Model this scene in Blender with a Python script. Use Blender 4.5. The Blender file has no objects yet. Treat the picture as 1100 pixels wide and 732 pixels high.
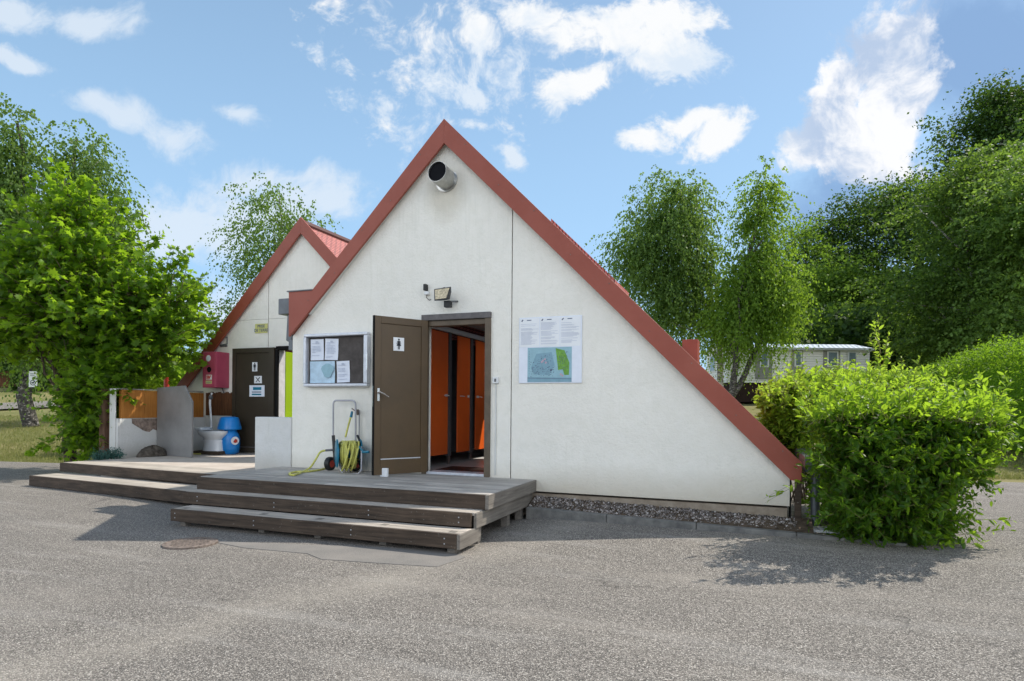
import bpy, bmesh, math, random
import numpy as np
from mathutils import Vector, Matrix
SC = bpy.context.scene
COL = SC.collection
rad = math.radians

# ------------------------------------------------------------------ camera
TH = .368; CT, ST = math.cos(TH), math.sin(TH)
XC, YC, EYE = 3.788, -7.277, 1.363
FPX, HOR, ROLL = 665., 437.8, .008
cam_d = bpy.data.cameras.new('camera'); cam = bpy.data.objects.new('camera', cam_d); COL.objects.link(cam)
cam_d.sensor_width = 36; cam_d.lens = FPX/1100*36; cam_d.shift_y = (HOR-366)/1100
cam_d.clip_start = .05; cam_d.clip_end = 2000
cam.matrix_world = Matrix.Translation((XC, YC, EYE)) @ Matrix.Rotation(TH, 4, 'Z') @ Matrix.Rotation(rad(90), 4, 'X') @ Matrix.Rotation(ROLL, 4, 'Z')
SC.camera = cam
RIGHT = np.array((CT, ST, 0.)); FWD = np.array((-ST, CT, 0.)); UP = np.array((0, 0, 1.))

def at(px, py, t):
    """world point seen at a spot of the photograph, t metres along the view axis"""
    u, v = px-550, py-HOR
    cr, sr = math.cos(ROLL), math.sin(ROLL)
    u, v = u*cr+v*sr, -u*sr+v*cr
    return np.array((XC, YC, EYE)) + t*(FWD + RIGHT*u/FPX - UP*v/FPX)

def onz0(px, py, z):
    u = at(px, py, 1.)-np.array((XC, YC, EYE)); k = (z-EYE)/u[2]; return np.array((XC, YC, EYE))+k*u

def gz(X, Y):
    """height of the terrain"""
    q = -(X-XC)*ST + (Y-YC)*CT
    a = np.maximum(0., q-14.)
    h = .08*a*a/(a+2.5)
    h = np.minimum(h, 5.0)
    sm = lambda v: np.clip(v, 0, 1)**2*(3-2*np.clip(v, 0, 1))
    b = sm((Y+2.0)/1.5)*sm((X-.9)/.5)*sm((14-q)/3)
    c = sm((X+5.2)/2.0)*sm((.5-Y)/.5)*(1-sm((-Y-5)/3))
    return h + .095*b - .04*c

# ------------------------------------------------------------------ materials
MATS = {}
class NT:
    def __init__(s, name):
        s.m = bpy.data.materials.new(name); s.m.use_nodes = True
        s.t = s.m.node_tree; s.b = s.t.nodes['Principled BSDF']; s.out = s.t.nodes['Material Output']
        MATS[name] = s.m
    def n(s, typ, **kw):
        nd = s.t.nodes.new(typ)
        for k, v in kw.items():
            if k.startswith('_'): setattr(nd, k[1:], v)
            else:
                nd.inputs[k.replace('__', ' ')].default_value = v
        return nd
    def l(s, a, b): s.t.links.new(a, b)
    def co(s, scale=(1, 1, 1), gen='Object'):
        tc = s.n('ShaderNodeTexCoord'); mp = s.n('ShaderNodeMapping'); mp.inputs['Scale'].default_value = scale
        s.l(tc.outputs[gen], mp.inputs[0]); return mp.outputs[0]
    def wco(s, scale=(1, 1, 1)):
        g = s.n('ShaderNodeNewGeometry'); mp = s.n('ShaderNodeMapping'); mp.inputs['Scale'].default_value = scale
        s.l(g.outputs['Position'], mp.inputs[0]); return mp.outputs[0]
    def noise(s, vec, scale, detail=4, rough=.55, dist=0):
        nd = s.n('ShaderNodeTexNoise'); nd.inputs['Scale'].default_value = scale; nd.inputs['Detail'].default_value = detail
        nd.inputs['Roughness'].default_value = rough; nd.inputs['Distortion'].default_value = dist
        if vec is not None: s.l(vec, nd.inputs['Vector'])
        return nd.outputs['Fac']
    def vor(s, vec, scale, out='Distance', feature='F1'):
        nd = s.n('ShaderNodeTexVoronoi'); nd.feature = feature; nd.inputs['Scale'].default_value = scale
        if vec is not None: s.l(vec, nd.inputs['Vector'])
        return nd.outputs[out]
    def ramp(s, fac, stops, interp='LINEAR'):
        nd = s.n('ShaderNodeValToRGB'); e = nd.color_ramp.elements; nd.color_ramp.interpolation = interp
        while len(e) < len(stops): e.new(.5)
        for el, (p, c) in zip(e, stops):
            el.position = p
            el.color = (c, c, c, 1) if isinstance(c, (int, float)) else (*c, 1)
        s.l(fac, nd.inputs[0]); return nd.outputs[0]
    def mix(s, fac, a, b, mode='MIX'):
        nd = s.n('ShaderNodeMix'); nd.data_type = 'RGBA'; nd.blend_type = mode
        for sock, v in ((nd.inputs[0], fac), (nd.inputs[6], a), (nd.inputs[7], b)):
            if isinstance(v, bpy.types.NodeSocket): s.l(v, sock)
            elif isinstance(v, tuple): sock.default_value = (*v, 1)
            else: sock.default_value = v
        return nd.outputs[2]
    def math(s, op, a, b=None, c=None):
        nd = s.n('ShaderNodeMath'); nd.operation = op
        for i, v in enumerate((a, b, c)):
            if v is None: continue
            if isinstance(v, bpy.types.NodeSocket): s.l(v, nd.inputs[i])
            else: nd.inputs[i].default_value = v
        return nd.outputs[0]
    def col(s, v):
        if isinstance(v, tuple): s.b.inputs['Base Color'].default_value = (*v, 1)
        else: s.l(v, s.b.inputs['Base Color'])
    def bump(s, h, strength=.3, dist=.01):
        nd = s.n('ShaderNodeBump'); nd.inputs['Strength'].default_value = strength; nd.inputs['Distance'].default_value = dist
        s.l(h, nd.inputs['Height']); s.l(nd.outputs[0], s.b.inputs['Normal'])
    def rough(s, v, spec=None, metal=None):
        if isinstance(v, (int, float)): s.b.inputs['Roughness'].default_value = v
        else: s.l(v, s.b.inputs['Roughness'])
        if spec is not None: s.b.inputs['Specular IOR Level'].default_value = spec
        if metal is not None: s.b.inputs['Metallic'].default_value = metal

def simple(name, c, r=.6, spec=.4, metal=0, var=.12, scale=6, bump=.0, dirt=0.):
    t = NT(name); w = t.wco(); n = t.noise(w, scale, 5, .6)
    dark = tuple(max(0, x*(1-var*1.6)) for x in c); light = tuple(min(1, x*(1+var)) for x in c)
    k = t.ramp(n, [(.3, dark), (.7, light)])
    if dirt:
        n2 = t.noise(w, scale*3.3, 6, .7)
        k = t.mix(t.ramp(n2, [(.45, 0.), (.75, dirt)]), k, tuple(x*.35+.02 for x in c))
    t.col(k); t.rough(r, spec, metal)
    if bump: t.bump(t.noise(w, scale*12, 4, .6), bump, .004)
    return t.m

def m_stucco(name, base, stains=True):
    t = NT(name); w = t.wco()
    n1 = t.noise(w, .9, 5, .6); n2 = t.noise(w, 7, 6, .65); n3 = t.noise(t.wco((5, 5, .5)), 2.2, 5, .6)
    c = t.mix(t.ramp(n1, [(.35, 0.), (.7, 1.)]), tuple(x*.93 for x in base), base)
    c = t.mix(t.ramp(n2, [(.3, .25), (.6, 0.)]), c, (base[0]*.8, base[1]*.8, base[2]*.74))
    if stains:
        c = t.mix(t.ramp(n3, [(.58, 0.), (.8, .25)]), c, (base[0]*.62, base[1]*.64, base[2]*.55))
        g = t.n('ShaderNodeNewGeometry'); sp = t.n('ShaderNodeSeparateXYZ'); t.l(g.outputs['Position'], sp.inputs[0])
        # grime under the exhaust pipe and splash-up near the ground
        dx = t.math('MULTIPLY', t.math('SUBTRACT', sp.outputs[0], .02), 2.6)
        dz = t.math('MULTIPLY', t.math('SUBTRACT', sp.outputs[2], 4.2), 1.9)
        d = t.math('SQRT', t.math('ADD', t.math('MULTIPLY', dx, dx), t.math('MULTIPLY', dz, dz)))
        d = t.math('SUBTRACT', d, t.math('MULTIPLY', n2, .8))
        c = t.mix(t.ramp(d, [(0., .42), (.55, 0.)]), c, (.42, .36, .25))
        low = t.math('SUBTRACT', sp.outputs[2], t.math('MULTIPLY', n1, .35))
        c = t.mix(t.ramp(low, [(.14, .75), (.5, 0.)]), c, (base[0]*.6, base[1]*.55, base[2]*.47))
        pan = t.n('ShaderNodeTexVoronoi'); pan.inputs['Scale'].default_value = .8; t.l(t.wco((1, 1, 1.3)), pan.inputs['Vector'])
        c = t.mix(t.math('MULTIPLY', pan.outputs['Distance'], .10), c, tuple(x*.7 for x in base))
        n5 = t.noise(w, 3.1, 6, .75, .6)
        c = t.mix(t.ramp(n5, [(.52, 0.), (.6, .13), (.68, 0.)]), c, (base[0]*.7, base[1]*.72, base[2]*.68))
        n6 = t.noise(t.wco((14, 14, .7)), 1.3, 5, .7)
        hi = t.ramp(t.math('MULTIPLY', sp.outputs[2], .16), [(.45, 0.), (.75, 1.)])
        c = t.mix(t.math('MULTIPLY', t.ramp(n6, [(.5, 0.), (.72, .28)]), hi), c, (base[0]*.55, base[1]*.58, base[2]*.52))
    ed = t.n('ShaderNodeTexVoronoi'); ed.feature = 'DISTANCE_TO_EDGE'; ed.inputs['Scale'].default_value = .75
    wv2 = t.n('ShaderNodeVectorMath'); wv2.operation = 'MULTIPLY_ADD'; nc = t.n('ShaderNodeTexNoise'); nc.inputs['Scale'].default_value = 3.5; nc.inputs['Detail'].default_value = 5; t.l(w, nc.inputs['Vector'])
    t.l(nc.outputs['Color'], wv2.inputs[0]); wv2.inputs[1].default_value = (.5, .5, .5); t.l(w, wv2.inputs[2]); t.l(wv2.outputs[0], ed.inputs['Vector'])
    hc = t.math('MULTIPLY', t.ramp(ed.outputs['Distance'], [(0., 1.), (.005, 0.)]), t.ramp(t.noise(w, .9, 3), [(.52, 0.), (.62, .10)]))
    c = t.mix(hc, c, (.30, .29, .26))
    t.col(c); t.rough(.88, .2)
    h = t.math('ADD', t.math('MULTIPLY', t.noise(w, 28, 8, .75), 1.), t.math('MULTIPLY', t.noise(w, 5, 3), .8))
    t.bump(h, .9, .014)
    return t.m

def m_wood(name, light, dark, axis='x', grain=1., rough=.75, rnd=.35, lichen=0.):
    t = NT(name)
    sc = {'x': (1.2, 22, 22), 'y': (22, 1.2, 22), 'z': (22, 22, 1.2)}[axis]
    w = t.wco(sc); n = t.noise(w, 1.6, 7, .65, .3); n2 = t.noise(t.wco(), 2.6, 4)
    c = t.mix(t.ramp(n, [(.32, 0.), (.68, 1.)]), dark, light)
    c = t.mix(t.ramp(n2, [(.4, 0.), (.75, .45)]), c, tuple(x*.55 for x in dark))
    g = t.n('ShaderNodeNewGeometry')
    r = t.ramp(g.outputs['Random Per Island'], [(0, 1-rnd), (1, 1.)])
    c = t.mix(1., c, r, 'MULTIPLY')
    if lichen:
        n4 = t.noise(t.wco(), 30, 6, .8)
        c = t.mix(t.ramp(n4, [(.62, 0.), (.72, lichen)]), c, (.5, .49, .45))
    t.col(c); t.rough(rough, .3); t.bump(n, .5, .006)
    return t.m

def m_leaf(name, dark, light, trans, rough=.45, tw=.5, extra=None):
    t = NT(name); g = t.n('ShaderNodeNewGeometry')
    r = g.outputs['Random Per Island']
    n = t.noise(t.wco(), .8, 3)
    f = t.math('ADD', t.math('MULTIPLY', r, .65), t.math('MULTIPLY', n, .35))
    stops = [(.15, dark), (.8, light)]
    if extra: stops.append((.97, extra))
    c = t.ramp(f, stops); t.col(c); t.rough(rough+.1, .18)
    tr = t.n('ShaderNodeBsdfTranslucent')
    tc = t.mix(f, tuple(x*.75 for x in trans), trans); t.l(tc, tr.inputs[0])
    mx = t.n('ShaderNodeMixShader'); mx.inputs[0].default_value = tw
    t.l(t.b.outputs[0], mx.inputs[1]); t.l(tr.outputs[0], mx.inputs[2]); t.l(mx.outputs[0], t.out.inputs[0])
    return t.m

# asphalt
def m_asphalt():
    t = NT('asphalt'); w = t.wco()
    v = t.n('ShaderNodeTexVoronoi'); v.inputs['Scale'].default_value = 118; t.l(w, v.inputs['Vector'])
    sep = t.n('ShaderNodeSeparateColor'); t.l(v.outputs['Color'], sep.inputs[0])
    stone = t.ramp(sep.outputs[0], [(0, (.06, .051, .044)), (.34, (.20, .175, .150)), (.66, (.34, .302, .262)), (.87, (.52, .465, .405)), (1., (.88, .81, .72))])
    v2 = t.n('ShaderNodeTexVoronoi'); v2.inputs['Scale'].default_value = 150; t.l(w, v2.inputs['Vector'])
    s2 = t.n('ShaderNodeSeparateColor'); t.l(v2.outputs['Color'], s2.inputs[0])
    fine = t.ramp(s2.outputs[1], [(0, (.06, .054, .047)), (.5, (.23, .207, .18)), (1, (.52, .48, .42))])
    c = t.mix(.45, stone, fine)
    gap = t.ramp(v.outputs['Distance'], [(.40, 0.), (.70, .75)])
    c = t.mix(gap, c, (.028, .026, .024))
    big = t.noise(w, .35, 5, .6); big2 = t.noise(t.wco((.4, 1.6, 1)), .8, 5, .6)
    c = t.mix(t.ramp(big, [(.35, .22), (.62, 0.)]), c, (.13, .12, .11))
    c = t.mix(t.ramp(big2, [(.52, 0.), (.74, .38)]), c, (.37, .33, .28))
    sp = t.noise(w, 2.3, 7, .7)
    c = t.mix(t.ramp(sp, [(.66, 0.), (.74, .45)]), c, (.45, .42, .38))
    cr_ = t.n('ShaderNodeTexVoronoi'); cr_.feature = 'DISTANCE_TO_EDGE'; cr_.inputs['Scale'].default_value = .42
    wc = t.n('ShaderNodeMix'); wc.data_type = 'VECTOR'; wc.inputs[0].default_value = .12; t.l(w, wc.inputs[4]); nz_ = t.n('ShaderNodeTexNoise'); nz_.inputs['Scale'].default_value = 2.2; nz_.inputs['Detail'].default_value = 5; t.l(w, nz_.inputs['Vector']); vs_ = t.n('ShaderNodeVectorMath'); vs_.operation = 'SCALE'; vs_.inputs['Scale'].default_value = 6; t.l(nz_.outputs['Color'], vs_.inputs[0]); t.l(vs_.outputs[0], wc.inputs[5]); t.l(wc.outputs[1], cr_.inputs['Vector'])
    ck = t.math('MULTIPLY', t.ramp(cr_.outputs['Distance'], [(0., 1.), (.006, 0.)]), t.ramp(t.noise(w, .5, 3), [(.5, 0.), (.6, .55)]))
    c = t.mix(ck, c, (.03, .028, .026))
    st_ = t.noise(t.wco((.25, 2.4, 1)), 1.4, 6, .65); c = t.mix(t.ramp(st_, [(.54, 0.), (.7, .30)]), c, (.40, .38, .35))
    # pale worn track that runs out from the steps, dusty and broken up
    g = t.n('ShaderNodeNewGeometry'); s = t.n('ShaderNodeSeparateXYZ'); t.l(g.outputs['Position'], s.inputs[0])
    ln = t.math('ADD', t.math('MULTIPLY', t.math('SUBTRACT', s.outputs[0], 1.35), .93), t.math('MULTIPLY', t.math('ADD', s.outputs[1], 2.2), -.36))
    ln = t.math('ADD', ln, t.math('MULTIPLY', t.math('SUBTRACT', t.noise(w, 1.1, 5, .6), .5), .9))
    ln = t.math('ABSOLUTE', ln)
    sand = t.math('MULTIPLY', t.ramp(ln, [(0., 1.), (.42, 0.)]), t.ramp(t.noise(w, 9, 6, .7), [(.3, .1), (.65, .38)]))
    c = t.mix(sand, c, (.40, .36, .30))
    c = t.mix(1., c, (1.0, 1.0, 1.0), 'MULTIPLY')
    hs = t.n('ShaderNodeHueSaturation'); hs.inputs['Saturation'].default_value = .92; hs.inputs['Value'].default_value = 1.02; t.l(c, hs.inputs['Color']); c = hs.outputs[0]
    t.col(c); t.rough(.85, .3)
    h = t.math('ADD', t.math('MULTIPLY', v.outputs['Distance'], -1.), t.math('MULTIPLY', s2.outputs[1], .25))
    t.bump(h, .75, .009)
    return t.m
m_asphalt()
t = NT('asphalt_smooth'); w = t.wco(); n = t.noise(w, 90, 5, .75); n2 = t.noise(w, 3, 5)
t.col(t.mix(t.ramp(n2, [(.35, 0.), (.7, .4)]), t.ramp(n, [(.3, (.10, .095, .09)), (.7, (.26, .245, .225))]), (.30, .27, .24))); t.rough(.9, .2); t.bump(n, .4, .004)

def m_grass():
    t = NT('lawn'); w = t.wco()
    a = t.noise(w, .22, 5, .6); b = t.noise(w, 3.5, 6, .7); c3 = t.noise(w, 40, 3, .7)
    c = t.mix(t.ramp(a, [(.38, 0.), (.62, 1.)]), (.13, .15, .042), (.29, .25, .115))
    c = t.mix(t.ramp(b, [(.35, 0.), (.7, .6)]), c, (.33, .285, .15))
    c = t.mix(t.ramp(c3, [(.4, .35), (.65, 0.)]), c, (.06, .08, .02))
    t.col(c); t.rough(.95, .1); t.bump(c3, .8, .03)
m_grass()

m_stucco('stucco', (.90, .875, .80))
m_stucco('stucco_plain', (.70, .70, .68))
t = NT('concrete'); w = t.wco(); n = t.noise(w, 5, 7, .7); n2 = t.noise(w, 60, 4)
t.col(t.mix(t.ramp(n, [(.3, 0.), (.7, 1.)]), (.24, .235, .225), (.38, .37, .35))); t.rough(.9, .2); t.bump(n2, .4, .004)
t = NT('plinth_concrete'); w = t.wco(); n = t.noise(w, 8, 7, .7); t.col(t.mix(t.ramp(n, [(.3, 0.), (.7, 1.)]), (.20, .16, .12), (.34, .29, .23))); t.rough(.9, .2); t.bump(t.noise(w, 40), .4, .006)
t = NT('kerb_concrete'); w = t.wco(); n = t.noise(w, 6, 7, .7); n2 = t.noise(w, 90, 4); t.col(t.mix(t.ramp(n, [(.3, 0.), (.7, 1.)]), (.09, .09, .088), (.22, .215, .20))); t.rough(.9, .2); t.bump(n2, .6, .006)
t = NT('terrace_concrete'); w = t.wco(); n = t.noise(w, 2.5, 7, .7); t.col(t.mix(t.ramp(n, [(.3, 0.), (.7, 1.)]), (.40, .34, .29), (.56, .50, .44))); t.rough(.9, .2); t.bump(t.noise(w, 60), .3, .004)
t = NT('red_paint'); w = t.wco(); n = t.noise(w, 3, 6, .6); n2 = t.noise(t.wco((1, 1, 1)), 26, 5, .7)
c = t.mix(t.ramp(n, [(.35, 0.), (.7, 1.)]), (.265, .057, .032), (.305, .073, .044)); c = t.mix(t.ramp(n2, [(.55, 0.), (.8, .30)]), c, (.26, .13, .11)); t.col(c); t.rough(.45, .4); t.bump(n2, .1, .003)
t = NT('red_tile'); w = t.co((1, 1, 1)); wv = t.n('ShaderNodeTexBrick'); wv.inputs['Scale'].default_value = 3.2; wv.inputs['Mortar Size'].default_value = .035
wv.inputs['Color1'].default_value = (.52, .16, .14, 1); wv.inputs['Color2'].default_value = (.42, .12, .10, 1); wv.inputs['Mortar'].default_value = (.08, .025, .02, 1)
t.l(t.co((1, 1, 1), 'UV'), wv.inputs['Vector']); t.col(wv.outputs['Color']); t.rough(.6, .4); t.bump(wv.outputs['Fac'], -.8, .03)
m_wood('deck_wood', (.62, .575, .52), (.36, .33, .295), 'x', lichen=.3, rnd=.3)
m_wood('tread_wood', (.66, .59, .51), (.36, .315, .265), 'x', lichen=.25, rnd=.3)
m_wood('fascia_wood', (.125, .088, .062), (.038, .027, .019), 'x', lichen=.55, rnd=.3)
m_wood('fascia_wood_grey', (.34, .31, .27), (.17, .15, .13), 'y', lichen=.3)
m_wood('orange_board', (.66, .28, .06), (.48, .18, .035), 'z', rnd=.35)
m_wood('brown_slats', (.235, .098, .038), (.105, .042, .018), 'z', rnd=.5)
m_wood('dark_post', (.20, .11, .07), (.08, .045, .03), 'z', rnd=.2)
simple('door_brown', (.085, .052, .022), .42, .45, var=.10, scale=3, dirt=.12)
simple('door_dark', (.042, .032, .020), .45, .4, var=.1, scale=3)
simple('frame_brown', (.12, .090, .060), .5, .4, var=.2, scale=6, dirt=.3)
simple('frame_grey', (.13, .12, .12), .6, .4, var=.2, scale=9, dirt=.4)
simple('black_gap', (.012, .012, .012), .9, .1)
simple('orange_laminate', (.95, .16, .022), .35, .5, var=.06, scale=2)
simple('lime_laminate', (.36, .55, .02), .35, .5, var=.05, scale=2)
simple('partition_grey', (.10, .10, .11), .5, .4)
simple('rail_grey', (.42, .42, .45), .4, .5, metal=.4)
simple('chrome', (.62, .62, .62), .25, .5, metal=1., var=.05)
simple('aluminium', (.62, .64, .68), .35, .5, metal=.35, var=.08, scale=12)
simple('pinboard', (.085, .075, .07), .8, .2, var=.2, scale=9)
simple('paper', (.74, .78, .86), .7, .2, var=.03, scale=10)
simple('paper_blue', (.50, .66, .78), .7, .2, var=.10, scale=14)
simple('map_blue', (.30, .48, .55), .7, .2, var=.06, scale=18)
simple('map_dark', (.22, .37, .45), .7, .2, var=.08, scale=18)
simple('map_green', (.17, .36, .07), .7, .2, var=.2, scale=30)
simple('map_pink', (.55, .35, .42), .7, .2)
simple('ink', (.10, .13, .20), .7, .2, var=.1)
simple('ink_pale', (.50, .54, .64), .7, .2, var=.05)
simple('ink_black', (.015, .02, .03), .6, .3)
simple('sign_white', (.78, .80, .82), .5, .4, var=.03)
simple('sign_yellow', (.62, .60, .22), .5, .4, var=.06, scale=14)
simple('cabinet_pink', (.42, .065, .115), .4, .45, var=.08, scale=4)
simple('sticker_white', (.75, .72, .68), .5, .4)
simple('sticker_red', (.55, .05, .03), .5, .4)
simple('zinc', (.13, .14, .15), .45, .5, metal=.5, var=.15, scale=7)
simple('flue_steel', (.50, .50, .48), .3, .5, metal=.85, var=.15, scale=9, dirt=.5)
simple('hollow_black', (.008, .008, .010), .8, .1)  # near-black colour of the pipe mouth and the cabinet hole
simple('black_plastic', (.015, .015, .016), .45, .4)
simple('grey_plastic', (.11, .115, .12), .45, .4)
simple('blue_plastic', (.010, .23, .66), .32, .5, var=.1, scale=3)
simple('teal_plastic', (.0, .17, .27), .4, .5, var=.15, scale=6, dirt=.2)
simple('yellow_hose', (.62, .60, .14), .42, .45, var=.15, scale=14, dirt=.3)
simple('red_plastic', (.50, .05, .03), .4, .4)
simple('ceramic', (.72, .75, .78), .18, .6, var=.04, scale=3)
simple('white_plastic', (.72, .73, .73), .4, .5)
simple('partition_board', (.24, .235, .23), .4, .5, var=.14, scale=2.2, metal=.2)
simple('brown_rag', (.10, .085, .07), .9, .1, var=.4, scale=14, bump=.6)
simple('exposed_brick', (.26, .20, .165), .95, .1, var=.35, scale=16, bump=.8)
simple('floor_tile', (.62, .60, .58), .35, .5, var=.15, scale=3)
simple('interior_dark', (.085, .08, .08), .8, .2)
simple('interior_grey', (.30, .29, .29), .8, .2)
simple('interior_white', (.70, .69, .70), .7, .3)
simple('glass_panel', (.50, .42, .26), .12, .6, var=.35, scale=40)
simple('cast_iron', (.20, .16, .135), .8, .3, var=.3, scale=30, bump=.6)
simple('galvanised', (.45, .46, .47), .4, .5, metal=.6, dirt=.3)
simple('home_wall', (.92, .92, .90), .6, .3, var=.04)
simple('home_panel', (.30, .30, .28), .6, .3)
simple('home_skirt', (.035, .020, .015), .8, .2)
simple('home_glass', (.20, .26, .30), .1, .6)
t = NT('home_roof'); wv = t.n('ShaderNodeTexWave'); wv.inputs['Scale'].default_value = 1.1; t.l(t.co((1, 1, 1)), wv.inputs['Vector'])
t.col(t.ramp(wv.outputs['Fac'], [(.2, (.34, .40, .48)), (.8, (.60, .66, .74))])); t.rough(.45, .5, .3)
# bark
t = NT('birch_bark'); n = t.noise(t.wco((4, 4, 14)), 1.3, 6, .7); t.col(t.ramp(n, [(.46, (.55, .53, .49)), (.54, (.10, .09, .08)), (.7, (.03, .03, .03))])); t.rough(.8, .2); t.bump(n, .4, .02)
t = NT('birch_bark_dark'); n = t.noise(t.wco((5, 5, 9)), 1.6, 7, .75); t.col(t.ramp(n, [(.40, (.035, .032, .028)), (.56, (.10, .09, .08)), (.64, (.50, .47, .42))])); t.rough(.85, .2); t.bump(n, .9, .04)
t = NT('bark'); n = t.noise(t.wco((8, 8, 2)), 2, 7, .7); t.col(t.ramp(n, [(.35, (.035, .026, .019)), (.65, (.12, .09, .065))])); t.rough(.9, .2); t.bump(n, .8, .03)
simple('twig', (.10, .075, .05), .8, .2, var=.3)
simple('soil', (.10, .075, .055), .95, .1, var=.4, scale=12, bump=.8)
m_leaf('maple_leaf', (.020, .052, .006), (.080, .155, .012), (.50, .80, .035), .38, .46, (.20, .30, .03))
m_leaf('bush_leaf_sunny', (.06, .13, .012), (.17, .28, .022), (.56, .84, .05), .33, .48, (.26, .36, .04))  # brighter copy of the bush leaf, sunlight put into its colour
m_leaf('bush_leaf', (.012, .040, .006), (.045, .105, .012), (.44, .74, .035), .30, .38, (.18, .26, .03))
m_leaf('bush_leaf_pale', (.065, .14, .016), (.20, .31, .035), (.62, .88, .07), .38, .50, (.30, .40, .06))
m_leaf('hedge_leaf', (.028, .075, .010), (.10, .19, .018), (.42, .70, .035), .4, .42)
m_leaf('birch_leaf', (.040, .080, .022), (.105, .175, .044), (.36, .56, .07), .42, .42, (.16, .22, .07))
m_leaf('birch_leaf_light', (.045, .090, .016), (.125, .21, .028), (.44, .68, .05), .42, .44)
m_leaf('forest_leaf', (.012, .034, .008), (.046, .092, .018), (.15, .28, .025), .5, .30)
m_leaf('forest_leaf_light', (.04, .09, .015), (.12, .20, .030), (.30, .50, .04), .5, .38)
m_leaf('juniper_leaf', (.03, .09, .075), (.09, .19, .16), (.08, .16, .10), .6, .2)
m_leaf('grass_blade', (.10, .13, .03), (.28, .26, .10), (.30, .34, .08), .7, .3, (.42, .36, .20))
simple('green_twig', (.13, .13, .045), .7, .2, var=.3)
m_leaf('birch_leaf_mid', (.030, .065, .014), (.095, .155, .034), (.30, .48, .05), .45, .38, (.15, .20, .05))
t = NT('gravel_stone'); g = t.n('ShaderNodeNewGeometry'); t.col(t.ramp(g.outputs['Random Per Island'], [(0, (.07, .062, .058)), (.5, (.20, .175, .16)), (.85, (.34, .30, .28)), (1, (.55, .52, .50))])); t.rough(.85, .3)

# ------------------------------------------------------------------ object helpers
def tag(o, label=None, cat=None, group=None, kind=None):
    if label: o['label'] = label
    if cat: o['category'] = cat
    if group: o['group'] = group
    if kind: o['kind'] = kind
    return o
def empty(name, loc, label=None, cat=None, group=None, rz=0):
    o = bpy.data.objects.new(name, None); COL.objects.link(o); o.location = loc; o.rotation_euler = (0, 0, rz)
    o.empty_display_size = .2
    bpy.context.view_layer.update()
    return tag(o, label, cat, group)

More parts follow.
